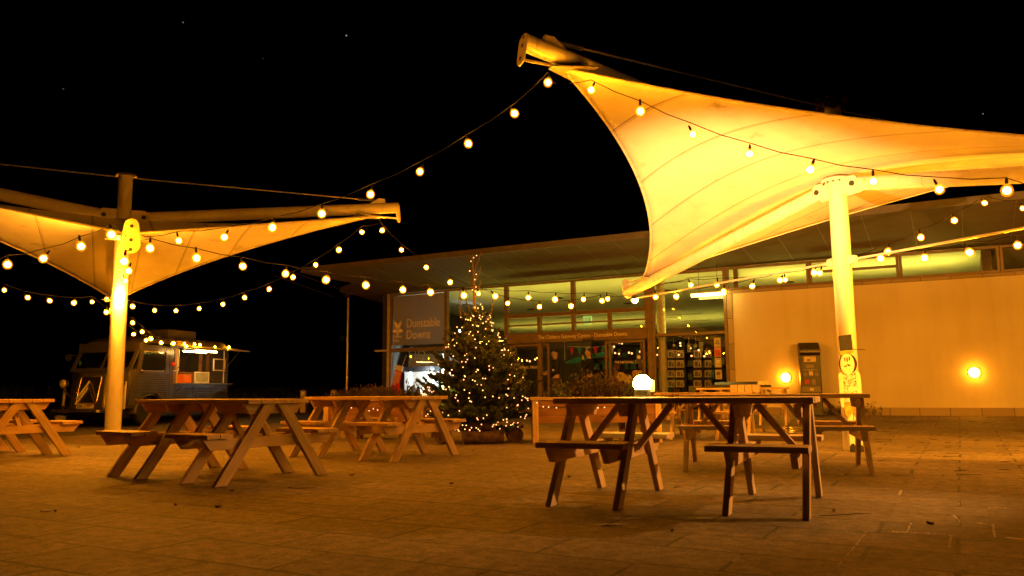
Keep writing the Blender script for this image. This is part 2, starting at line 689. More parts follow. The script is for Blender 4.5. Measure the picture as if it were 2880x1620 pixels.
def text(body, name, size, m, parent, loc, rot=(rad(90), 0, 0), align='LEFT', ext=.003, sx=1.):
    cu = bpy.data.curves.new('txt', 'FONT')
    cu.body = body
    cu.size = size
    cu.align_x = align
    cu.extrude = ext
    cu.resolution_u = 3
    t = bpy.data.objects.new('txt', cu)
    col.objects.link(t)
    dg = bpy.context.evaluated_depsgraph_get()
    me = bpy.data.meshes.new_from_object(t.evaluated_get(dg))
    bpy.data.objects.remove(t)
    bpy.data.curves.remove(cu)
    me.materials.clear()
    me.materials.append(MT[m] if isinstance(m, str) else m)
    o = bpy.data.objects.new(name, me)
    col.objects.link(o)
    o.parent = parent
    o.location = loc
    o.rotation_euler = rot
    o.scale = (sx, 1, 1)
    return o


# ---------------------------------------------------------------- lamps helper
def spot(loc, aim, power, angle, blend, c, par, r=.05):
    L = bpy.data.lights.new('flood_beam', 'SPOT')
    L.energy = power
    L.spot_size = rad(angle)
    L.spot_blend = blend
    L.color = c
    L.shadow_soft_size = r
    o = bpy.data.objects.new('flood_beam', L)
    col.objects.link(o)
    o.parent = par
    mw = Matrix.Translation(par.location) @ par.rotation_euler.to_matrix().to_4x4()
    wm = (V(aim) - V(loc)).to_track_quat('-Z', 'Y').to_matrix().to_4x4()
    wm.translation = V(loc)
    o.matrix_basis = mw.inverted() @ wm
    return o


# ---------------------------------------------------------------- ground
def sheet(name, xs, ys, zf, m, kind='structure'):
    mb = MB()
    vs = [(x, y, zf(x, y)) for y in ys for x in xs]
    n = len(xs)
    fs = [(j * n + i, j * n + i + 1, (j + 1) * n + i + 1, (j + 1) * n + i) for j in range(len(ys) - 1) for i in range(n - 1)]
    mb.add(vs, fs)
    o = mb.build(name, m, smooth=True)
    o.location = P0
    o.rotation_euler.z = FA
    o['kind'] = kind
    return o


def lin(a, b, n):
    return [a + (b - a) * i / (n - 1) for i in range(n)]


def zpave(x, y):
    return .15 * min(1, max(0, (y + 7.5) / 7.2))


sheet('paving', [-13.2, 22], [-45, -7.5, -.3, .02], lambda x, y: zpave(x, y), 'paving')
sheet('asphalt_road', [-18.8, -13.2], [-45, -7.5, -.3, 8], lambda x, y: zpave(x, y) - .006, 'asphalt')


def bankz(x, y):
    d = max(-18.7 - x, y - 7.5 if x < -14.3 else -1)
    t = min(1, max(0, d / 5.5))
    w = math.sin(x * .9 + y * .37) * .5 + math.sin(x * .31 - y * .83 + 2) * .5
    return -.03 + .9 * t * t * (3 - 2 * t) * (1 + .16 * w) + .12 * t * math.sin(x * 2.7) * math.sin(y * 2.3) + max(0, .15 * (y + 7.5) / 7.2 if y < 0 else .15) * (1 if x > -18.8 else 0) * 0


sheet('grass_bank', lin(-60, -14.2, 93), lin(-24, 40, 128), bankz, 'grass_soil')
g = MB().add([(-900, -900, -.05), (900, -900, -.05), (900, 900, -.05), (-900, 900, -.05)], [(0, 1, 2, 3)]).build('grass_field', 'grass_soil')
g['kind'] = 'structure'
# grass blades at the edge of the bank
mb = MB()
for i in range(9000):
    x = -18.75 - abs(R.gauss(0, 3.2))
    y = R.uniform(-17, 9)
    z = bankz(x, y)
    h = R.uniform(.08, .30)
    a = R.uniform(0, 6.28)
    w = .012
    dx, dy = math.cos(a) * w, math.sin(a) * w
    lx, ly = R.gauss(0, .35) * h, R.gauss(0, .35) * h
    mb.add([(x - dx, y - dy, z), (x + dx, y + dy, z), (x + lx, y + ly, z + h)], [(0, 1, 2)])
g = mb.build('grass', 'grass')
g.location = P0
g.rotation_euler.z = FA
tag(g, 'rough dark grass growing on the bank behind the food van', 'grass', kind='stuff')

# ---------------------------------------------------------------- visitor centre
XL = -14.05                                  # left corner (local x)
SOF = 3.93                                   # soffit at the facade
B = thing('visitor_centre', P0, 'long low visitor centre with glazed entrance, wide overhanging roof and plain rendered wall', 'building', rz=FA)


def bb(*a):
    return MB().box(*a)


XW = -3.24                                   # left end of the solid wall
# rendered wall with plinth, coping and quoin
bb(XW + .14, 13, 0, .3, .33, 3.22).build('wall', 'plaster', B)
mb = MB()
mb.add([(XW + .14, -.035, .1), (13, -.035, .1), (13, -.035, .33), (XW + .14, -.035, .33), (13, .0, .33), (XW + .14, .0, .33)],
       [(0, 1, 2, 3), (3, 2, 4, 5)], [[(XW, .1), (13, .1), (13, .33), (XW, .33)], [(XW, .33), (13, .33), (13, .36), (XW, .36)]])
mb.build('plinth', 'stone', B)
mb = MB()
mb.add([(XW, -.03, 3.222), (13, -.03, 3.222), (13, -.03, 3.30), (XW, -.03, 3.30), (13, .3, 3.30), (XW, .3, 3.30), (13, 0, 3.222), (XW, 0, 3.222)],
       [(0, 1, 2, 3), (3, 2, 4, 5), (7, 6, 1, 0)], [[(XW, 3), (13, 3), (13, 3.1), (XW, 3.1)], [(XW, 3), (13, 3), (13, 3.3), (XW, 3.3)], [(XW, 3), (13, 3), (13, 3.03), (XW, 3.03)]])
mb.build('coping', 'stone', B)
mb = MB()
mb.add([(XW, -.03, .15), (XW + .137, -.03, .15), (XW + .137, -.03, 3.22), (XW, -.03, 3.22), (XW, .3, .15), (XW, .3, 3.22), (XW + .137, 0, .15), (XW + .137, 0, 3.22)],
       [(0, 1, 2, 3), (4, 0, 3, 5), (1, 6, 7, 2)], [[(0, .15), (.1, .15), (.1, 3), (0, 3)]] * 3)
mb.build('quoin', 'stone', B)
# roof slab: the soffit slopes up to a thin outer edge
OV = 2.9
ze = on_plane(2880, 562, f2w(0, -OV), FYV).z
ze2 = on_plane(849, 764, f2w(0, -OV), FYV).z
xe = fac(849, 764, -OV)[0]
ZE = (ze + ze2) / 2


def sofz(y):
    return SOF + (ZE - SOF) * (-y / OV) if y < 0 else SOF - .105 * y


mr = MB()
xc = XL - 1.25
edge = [(xe, -OV), (xe + .35, -OV * .72), (xe + .95, -OV * .42), (xc - .25, -.62), (xc, 0), (xc + .1, 3.5), (xc + .1, 9)]
for i in range(len(edge) - 1):
    (x0, y0), (x1, y1) = edge[i], edge[i + 1]
    xs0, xs1 = [x0] + lin(XL + .5, 13, 12), [x1] + lin(XL + .5, 13, 12)
    for k in range(len(xs0) - 1):
        if y0 >= 0 and k > 0:
            continue
        kx0, kx1 = (xs0[k + 1], xs1[k + 1]) if y0 < 0 else (XL, XL)
        mr.add([(xs0[k], y0, sofz(y0)), (kx0, y0, sofz(y0)), (kx1, y1, sofz(y1)), (xs1[k], y1, sofz(y1))], [(3, 2, 1, 0)])
MT['soffit'] = simple('soffit_boards', (.10, .082, .042), .75, 0, .08, 3)
mr.build('soffit', 'soffit', B)
# seams between soffit panels: thin recessed battens
ms = MB()
x = XL - 2.2
while x < 13:
    y1 = -OV + .03
    ms.bar((x, y1, sofz(y1) - .001), (x, -.1, sofz(-.1) - .001), .014, .006)
    x += .92
ms.build('soffit_joint', 'frame', B)
mf = MB()
mf.bar((xe - .02, -OV, ZE + .07), (13, -OV, ZE + .07), .05, .15)
pts = [(x, y, sofz(y) + .07) for x, y in edge]
for i in range(len(pts) - 1):
    mf.bar(pts[i], pts[i + 1], .05, .15)
MT['fascia'] = simple('fascia_metal', (.10, .085, .06), .5, .2)
mf.build('fascia', 'fascia', B)
mt = MB()
mt.add([(xe, -OV, ZE + .15), (13, -OV, ZE + .15), (13, 14, ZE + .5), (xc, 14, ZE + .5)], [(0, 1, 2, 3)])
mt.build('roof', 'fascia', B)

# interior: floor, ceiling, back wall, end walls
MT['ceil'] = simple('ceiling_paint', (.70, .70, .60), .85, 0, .03, 1)
MT['floor_in'] = simple('shop_floor', (.14, .09, .05), .5)
MT['inwall'] = simple('shop_wall', (.12, .085, .05), .8, 0, .2, 2)
DP = 8.5
bb(XL, 13, .02, DP, .08, .15).build('floor', 'floor_in', B)
MB().add([(XL, .05, SOF), (13, .05, SOF), (13, DP, sofz(DP)), (XL, DP, sofz(DP))], [(0, 1, 2, 3)]).build('ceiling', 'ceil', B)
bb(XL, 13, DP, DP + .2, .15, 3.2).build('back_wall', 'inwall', B)
mb = bb(XL - .03, XL + .03, 1.0, DP, .15, 3.9)
mb.build('side_wall', 'inwall', B)
bb(2.5, 2.7, .3, DP, .15, 3.9).build('partition_wall', 'inwall', B)
# ceiling slots (ventilation slots seen through the glazing) and ring lights
ml = MB()
for i in range(26):
    x, y = R.uniform(XL + 1, 2), R.uniform(.8, 7.5)
    ml.bar((x - .5, y, sofz(y) - .006), (x + .5, y, sofz(y) - .006), .03, .01)
ml.build('ceiling_slot', 'frame', B)
for i in range(7):
    x, y = XL + 1.5 + i * 1.75, 2.2 + (i % 2) * 1.4
    MB().lathe([(.12, 0), (.14, -.015), (.10, -.03), (.09, -.01)], (x, y, sofz(y) - .004), 16).build('ceiling_ring', 'frame', B)
# uplight troughs added out of sight to wash the ceiling, the first behind the transom
MT['uplight'] = emit('added_uplight', (.84, .68, .08), 32)
tr = bb(XL + 2.4, XW - .1, .36, .62, 2.20, 2.28).build('added_light_trough', 'frame', B)
bb(XL + 2.5, XW - .2, .42, .56, 2.284, 2.29).build('added_light_tube', 'uplight', tr)
tr = bb(XW + .3, 2.4, .9, 1.2, 3.0, 3.08).build('added_light_trough', 'frame', B)
bb(XW + .4, 2.3, .98, 1.12, 3.084, 3.09).build('added_light_tube', 'uplight', tr)

tr = bb(XL + .6, XW - .1, 6.4, 6.7, 2.32, 2.40).build('added_light_trough', 'frame', B)  # added to brighten the far ceiling
bb(XL + .6, XW - .1, 6.36, 6.397, 2.32, 2.50).build('added_trough_lip', 'frame', tr)
MT['uplight2'] = emit('added_uplight_soft', (.84, .68, .08), 18)
bb(XL + .7, XW - .2, 6.52, 6.62, 2.404, 2.41).build('added_light_tube', 'uplight2', tr)

FW = .055


def window(name, x0, x1, z0, z1, cols=(), rows=(), fw=FW, glassm='glass', extra=None):
    """a glazed bay: frame bars butted between each other, one pane sheet per bay"""
    w = bb(x0, x0 + fw, -.05, .07, z0, z1)
    w.box(x1 - fw, x1, -.05, .07, z0, z1)
    w.box(x0 + fw, x1 - fw, -.047, .067, z1 - fw, z1)
    w.box(x0 + fw, x1 - fw, -.047, .067, z0, z0 + fw)
    for c in cols:
        w.box(c - fw / 2, c + fw / 2, -.044, .064, z0 + fw, z1 - fw)
    for r in rows:
        w.box(x0 + fw, x1 - fw, -.041, .061, r - fw / 2, r + fw / 2)
    root = w.build(name, 'frame', B, bevel=.004)
    MB().add([(x0 + fw / 2, .01, z0 + fw / 2), (x1 - fw / 2, .01, z0 + fw / 2), (x1 - fw / 2, .01, z1 - fw / 2), (x0 + fw / 2, .01, z1 - fw / 2)], [(0, 1, 2, 3)]).build('pane', glassm, root)
    return root


xm1, xm2, xm3 = fac(1256, 900)[0], fac(1425, 900)[0], fac(1821, 900)[0]
xmid = fac(1612, 830)[0]
zt = 2.10                                    # main rail
# left bay with the sign panel above and the display window below
wl = window('window', XL + .06, xm1 - .003, zt, SOF - .02)
wd = window('window', XL + .06, xm1 - .003, .2, zt - .003)
wp = window('window', xm1 + .003, xm2 - .003, .2, SOF - .02, rows=(zt,))
# corner post and the ledge on the corner
MT['post'] = simple('pale_post', (.5, .42, .3), .4, .2)
bb(XL - .02, XL + .057, -.09, .07, .15, SOF - .02).build('corner_post', 'post', B, bevel=.005)
bb(XL - .50, XL - .023, -.11, .01, zt - .03, zt + .02).build('ledge', 'post', B)
MT['dark_clad'] = simple('dark_cladding', (.03, .027, .022), .7)
bb(XL - .30, XL - .04, .05, 8, .1, SOF - .02).build('side_wall', 'dark_clad', B)
# entrance bay: high panes, a row of small opening lights, header, doors
z1, z2, z3, z4 = 2.95, 2.40, 2.15, .2
window('window', xm2 + .003, xmid - .003, z1 + .003, SOF - .02)
window('window', xmid + .003, xm3 - .003, z1 + .003, SOF - .02)
for a, b2 in ((xm2 + .003, (xm2 + xmid) / 2), ((xm2 + xmid) / 2 + .006, xmid - .003), (xmid + .003, (xm3 + xmid) / 2), ((xm3 + xmid) / 2 + .006, xm3 - .003)):
    window('window', a, b2, z2, z1 - .003, rows=((z1 + z2) / 2,), fw=.05)
hd = bb(xm2 + .003, xm3 - .003, -.09, .06, z3, z2 - .003).build('header', 'frame', B, bevel=.005)
text('The Chiltern Gateway Centre - Dunstable Downs', 'lettering', .155, 'letter', hd, (fac(1517, 950)[0], -.094, z3 + .10), sx=.86)
bb(-7.25, -6.95, -.14, -.092, z3 + .0, z3 + .06).build('door_sensor', 'black', hd)
# entrance door: two fixed sidelights, two sliding leaves drawn open
xs = [fac(p, 1030)[0] for p in (1434, 1519, 1537, 1702, 1714, 1810)]
ED = bb(xs[1] + .0, xs[1] + .07, -.05, .07, .15, z3 - .003).build('entrance_door', 'frame', B)


def leaf(x0, x1, y, nm='door_leaf'):
    w = bb(x0, x0 + .06, y - .03, y + .03, .17, z3 - .02)
    w.box(x1 - .06, x1, y - .03, y + .03, .17, z3 - .02)
    w.box(x0 + .06, x1 - .06, y - .028, y + .028, z3 - .09, z3 - .02)
    w.box(x0 + .06, x1 - .06, y - .028, y + .028, .17, .29)
    o = w.build(nm, 'frame', ED, bevel=.003)
    return o


def pane(x0, x1, y, z0, z1, par):
    return MB().add([(x0, y, z0), (x1, y, z0), (x1, y, z1), (x0, y, z1)], [(0, 1, 2, 3)]).build('pane', 'glass', par)


l1 = leaf(xs[0] + .02, xs[1] - .004, .0, 'sidelight')
l2 = leaf(xs[4] + .002, xs[5] + .06, .0, 'sidelight')
l3 = leaf(xs[0] + .14, xs[2] + .05, .1)
l4 = leaf(xs[3] - .03, xs[5] - .05, .1)
for lf, a, b2 in ((l1, xs[0] + .08, xs[1] - .06), (l2, xs[4] + .06, xs[5])):
    MB().add([(a, 0, .29), (b2, 0, .29), (b2, 0, z3 - .09), (a, 0, z3 - .09)], [(0, 1, 2, 3)]).build('door_glass', 'glass', ED)
# lettering and stickers on the glass leaves
text('NATIONAL TRUST', 'lettering', .11, 'letter', ED, (xs[0] + .14, -.012, 1.42), sx=.9)
text('THE NATIONAL TRUST', 'lettering', .10, 'letter', ED, (xs[4] + .16, -.012, 1.50), sx=.78)
MT['roundel'] = simple('sticker_cream', (.5, .42, .2), .6)
for k, (dx, z) in enumerate(((.34, 1.14), (.53, 1.07))):
    MB().lathe([(.13, -.002), (.13, .002)], (xs[4] + dx, -.012, z), 18, axis=(0, 1, 0)).build('round_sticker', 'roundel', ED)
MB().lathe([(.13, -.002), (.13, .002)], (xs[0] + .28, -.012, 1.08), 18, axis=(0, 1, 0)).build('round_sticker', 'roundel', ED)
MT['bluesign'] = simple('blue_sign', (.05, .06, .16), .5)
bb(xs[5] - .20, xs[5] - .04, -.02, -.012, 1.48, 1.76).build('notice', 'bluesign', ED)
MB().lathe([(.05, -.003), (.05, .003)], (xs[5] - .12, -.023, 1.66), 12, axis=(0, 1, 0)).build('notice_symbol', 'white', ED)
bb(xs[5] - .18, xs[5] - .04, -.02, -.012, 1.02, 1.30).build('notice', 'roundel', ED)
MB().lathe([(.055, -.003), (.055, .003)], (xs[5] - .11, -.023, 1.19), 12, axis=(0, 1, 0)).build('notice_symbol', 'black', ED)
# green exit sign in the row of small lights
MT['exit'] = emit('lit_exit_sign', (.08, .55, .12), .9)
ex = fac(1638, 898)
es = bb(ex[0] - .13, ex[0] + .13, .35, .38, ex[1] - .12, ex[1] + .12).build('exit_sign', 'exit', B)
mb = MB().lathe([(.02, -.004), (.02, .004)], (ex[0] - .04, .343, ex[1] + .055), 10, axis=(0, 1, 0))
mb.bar((ex[0] - .045, .346, ex[1] + .03), (ex[0] - .02, .346, ex[1] - .03), .03, .006, (0, 1, 0))
mb.bar((ex[0] - .02, .346, ex[1] - .03), (ex[0] - .06, .346, ex[1] - .08), .02, .006, (0, 1, 0))
mb.bar((ex[0] - .02, .346, ex[1] - .03), (ex[0] + .015, .346, ex[1] - .075), .02, .006, (0, 1, 0))
mb.box(ex[0] + .04, ex[0] + .09, .341, .348, ex[1] - .08, ex[1] + .07)
mb.build('running_figure', 'white', es)
# right shop window with rail
xr0 = fac(1834, 900)[0]
wr = window('window', xr0, XW - .003, .2, SOF - .02, rows=(2.23,), fw=.075)
MT['pilaster'] = simple('pale_column', (.62, .56, .42), .5)
MB().lathe([(.115, .15), (.115, SOF - .04)], (fac(1862, 900, .35)[0] - .02, .35, 0), 20).build('column', 'pilaster', B, smooth='auto')
bb(xm3 + .003, xr0 - .003, -.06, .07, .15, SOF - .02).build('mullion', 'frame', B)
bb(xm2 - .0, xm2 + .0029, -.06, .07, .15, SOF - .02).build('mullion', 'frame', B)
# strip of warning stickers at the right end of the shop window
MT['st_org'] = simple('sticker_orange', (.62, .26, .10), .6)
MT['st_red'] = simple('sticker_red', (.5, .07, .05), .6)
MT['st_grn'] = simple('sticker_green', (.06, .30, .18), .6)
zs = [1.98, 1.73, 1.46, 1.16, .84]
for k, (z, m) in enumerate(zip(zs, ('roundel', 'st_red', 'st_org', 'roundel', 'st_grn'))):
    o = bb(XW - .37, XW - .20, -.02, -.006, z - .12, z + .12).build('notice', 'roundel' if m != 'st_red' else 'st_org', wr)
    if k == 0:
        q = MB()
        for a, b2 in (((-.05, -.03), (0, .06)), ((0, .06), (.05, -.03)), ((-.05, -.03), (.05, -.03))):
            q.bar((XW - .285 + a[0], -.024, z + a[1]), (XW - .285 + b2[0], -.024, z + b2[1]), .014, .006, (0, 1, 0))
        q.build('notice_symbol', 'black', o)
    elif m == 'st_grn':
        q = bb(XW - .345, XW - .225, -.024, -.0205, z - .04, z + .09)
        q.build('notice_symbol', 'st_grn', o)
        MB().prism([(0, -.04), (.035, 0), (.018, .025), (0, .01), (-.018, .025), (-.035, 0)], (XW - .285, -.027, z + .03), (1, 0, 0), (0, 0, 1), .004).build('heart_mark', 'white', o)
    elif m == 'st_red':
        bb(XW - .355, XW - .215, -.024, -.0205, z - .09, z + .06).build('notice_symbol', 'st_red', o)
    else:
        q = bb(XW - .335, XW - .235, -.024, -.0205, z - .02, z + .07)
        q.box(XW - .335, XW - .235, -.024, -.0205, z - .08, z - .06)
        q.build('notice_symbol', 'card' if k == 2 else 'frame', o)
# clerestory lights above the wall
cx = [XW + .003] + [fac(p, 740)[0] for p in (2274, 2528, 2813)] + [fac(2813, 740)[0] + 2.03 * k for k in (1, 2, 3)]
for k in range(len(cx) - 1):
    window('window', cx[k] + .004, cx[k + 1] - .004, 3.303, SOF - .02, rows=((3.62,) if k == 1 else ()), fw=.06)
bb(XW + .17, XW + .27, .1, .2, 3.31, SOF - .05).build('inner_post', 'frame', B)

# ------------- sign panel (window film) with oak-leaf emblem and lettering
MT['film'] = simple('window_film', (.34, .32, .26), .7, 0, .05, 2)
_nt = MT['film'].node_tree
_t = N(_nt, 'ShaderNodeBsdfTranslucent')
_t.inputs[0].default_value = (.16, .17, .17, 1)
_a = N(_nt, 'ShaderNodeAddShader')
_nt.links.new(_nt.nodes['Principled BSDF'].outputs[0], _a.inputs[0])
_nt.links.new(_t.outputs[0], _a.inputs[1])
_nt.links.new(_a.outputs[0], _nt.nodes['Material Output'].inputs[0])
MT['filmlit'] = None
a0, a1 = XL + .13, xm1 - .35
zf0, zf1 = fac(1110, 972)[1], SOF - .1
MB().box(a0, a1 + .25, .05, .058, zf0, zf1).build('sign_film', 'film', wl)
tx, tz = fac(1143, 951)
text('Dunstable', 'lettering', .40, 'letter', wl, (tx, -.02, tz + .0 + .33), sx=.79)
text('Downs', 'lettering', .40, 'letter', wl, (tx, -.02, tz - .03), sx=.80)
ox, oz = fac(1120, 930)
text('National', 'lettering', .13, 'letter', wl, (fac(1107, 955)[0], -.02, tz + .02), sx=.75)
text('Trust', 'lettering', .13, 'letter', wl, (fac(1107, 955)[0], -.02, tz - .10), sx=.75)


def lobed(n, L, wd):
    pts = []
    for i in range(n * 4 + 1):
        t = i / (n * 4)
        w = wd * math.sin(math.pi * min(.97, t * .9 + .1)) * (.72 + .28 * math.cos(2 * math.pi * n * t))
        pts.append((w, t * L))
    return pts + [(-x, y) for x, y in reversed(pts)]


mb = MB()
for ang, L, w, px_, pz_ in ((28, .30, .075, 0, .06), (-30, .30, .075, 0, .06), (95, .20, .08, -.01, 0), (-95, .20, .08, .01, 0), (178, .16, .05, 0, -.03)):
    a = rad(ang)
    mb.prism(lobed(3, L, w), (ox + px_, -.02, oz + pz_), (math.cos(a), 0, math.sin(a)), (-math.sin(a), 0, math.cos(a)), .004)
mb.build('oak_leaf_emblem', 'letter', wl)

# ------------- display window: printed panel, boots drawn in line, chimney piece, flame
MT['sky_print'] = simple('display_print_blue', (.42, .52, .58), .7, 0, .05, 1)
MT['green_print'] = simple('display_print_green', (.42, .60, .06), .7, 0, .1, 1)
dz0 = .35
dp = MB().box(a0, xm1 - .12, .9, .92, dz0 + .75, zt - .1).build('display_panel', 'sky_print', wd)
MB().box(a0, xm1 - .12, .9, .92, dz0 - .15, dz0 + .747).build('display_panel', 'green_print', wd)
mb = MB()


def line2(pts, o, r=.010):
    mb.tube([(o[0] + x, .885, o[1] + z) for x, z in pts], r, 5)


bx, bz = fac(1165, 1005, .9)
for dx, dz, tilt, sc2 in ((-.06, .0, .0, 1.), (.26, -.03, .25, 1.)):
    cs, sn = math.cos(tilt), math.sin(tilt)
    tf = lambda p: (dx + (p[0] * cs + p[1] * sn), dz + (-p[0] * sn + p[1] * cs))
    line2([tf(p) for p in ((-.12, .20), (-.11, -.05), (-.17, -.22), (-.14, -.34), (.0, -.38), (.14, -.34), (.17, -.22), (.11, -.05), (.12, .20), (.02, .26), (-.12, .20))], (bx, bz))
    for q in range(5):
        line2([tf(p) for p in ((-.10, -.26 + q * .055), (0, -.235 + q * .055), (.10, -.26 + q * .055))], (bx, bz), .008)
    line2([tf(p) for p in ((-.05, .20), (-.14, .30), (-.02, .33), (.06, .24))], (bx, bz), .014)
mb.build('boot_drawing', 'white', dp)
fp = thing('fireplace_prop', f2w(a0 + .55, .55, .3), 'cardboard fireplace with black mantel and grey opening in the display window', 'fireplace prop', rz=FA)
MT['ash'] = simple('grey_card', (.20, .19, .16), .8)
bb(-.5, .78, -.12, .2, 1.12, 1.28).build('mantel', 'black', fp)
bb(-.42, -.22, -.06, .2, 0, 1.117).build('surround_post', 'white', fp)
bb(.66, .74, -.06, .2, 0, 1.117).build('surround_post', 'white', fp)
bb(-.217, .657, .1, .2, 0, 1.117).build('back_panel', 'ash', fp)
MT['flame'] = emit('lit_flame', (1, .42, .05), 1.6)
fl = thing('flame_decoration', f2w(a0 + .86, .50, .62), 'orange flame-shaped lit decoration in front of the fireplace prop', 'flame decoration', rz=FA)
MB().prism([(-.12, 0), (-.15, .12), (-.08, .27), (-.07, .14), (-.0, .40), (.05, .44), (.02, .30), (.10, .20), (.13, .08), (.10, 0)], (0, 0, 0), (1, 0, 0), (0, 0, 1), .02).build('flame', 'flame', fl)
# white spot inside the display window washes the panel
sp = thing('display_spotlight', f2w(xm1 - .62, .16, 1.30), 'white spotlight inside the display window behind the tree', 'spotlight', rz=FA)
MT['spot'] = emit('lit_display_spot', (.85, .95, 1), 25)
MT['spot2'] = emit('lit_window_spot', (.85, .95, 1), 25)
MB().lathe([(.03, 0), (.05, .03), (.05, .12)], (.0, -.06, 0), 12, axis=(-.5, .75, -.1)).build('spot_body', 'black', sp)
MB().ball((-.08, .09, -.016), .05, 10, 6).build('spot_bulb', 'spot2', sp)
spot(sp.location + FXV * -.12 + FYV * .16, f2w(xm1 - 1.1, .9, 1.35), 420, 136, .4, (.88, .97, 1), sp, .04)

su_ = thing('display_spotlight', f2w(xm1 - .5, 1.6, 2.75), 'white spotlight inside behind the frosted name panel', 'spotlight', rz=FA)
MB().lathe([(.03, 0), (.05, .03), (.05, .12)], (0, .02, 0), 12, axis=(-.3, .9, 0)).build('spot_body', 'black', su_)
MB().ball((0, -.04, -.0), .045, 10, 6).build('spot_bulb', 'spot', su_)
spot(su_.location - FYV * .10, f2w(xm1 - 1.1, .05, 2.9), 60, 110, .6, (1, .90, .66), su_, .04)

# ------------- Christmas stocking hung on the display glass
st = thing('christmas_stocking', f2w(*[fac(1118, 1072)[0], -.05, fac(1118, 1072)[1]]), 'red knitted Christmas stocking with white cuff hanging at the display window', 'stocking', rz=FA)
MT['red'] = simple('red_felt', (.62, .03, .03), .9, 0, .1, 30)
a = rad(-14)
q = lambda x, y: (x * math.cos(a) - y * math.sin(a), x * math.sin(a) + y * math.cos(a))
MB().prism([q(*p) for p in ((-.12, .34), (.12, .34), (.12, -.08), (.20, -.20), (.27, -.33), (.20, -.43), (.06, -.41), (-.06, -.33), (-.14, -.20))], (0, 0, 0), (1, 0, 0), (0, 0, 1), .05).build('stocking_body', 'red', st, bevel=.012)
MB().prism([q(*p) for p in ((-.145, .34), (.145, .34), (.145, .50), (-.145, .50))], (0, -.002, 0), (1, 0, 0), (0, 0, 1), .064).build('cuff', 'white', st, bevel=.012)
mb = MB()
for i in range(9):
    x = -.10 + i * .025
    p, r2 = q(x, .30), q(x, -.14 if i < 5 else -.05)
    mb.bar((p[0], -.028, p[1]), (r2[0], -.028, r2[1]), .008, .004, (0, 1, 0))
mb.build('knit_stripe', 'letter', st)
MB().tube([(q(.1, .5)[0], -.02, q(.1, .5)[1]), (.30, -.01, .62), (.36, .03, .82)], .006, 5).build('hanging_string', 'letter', st)
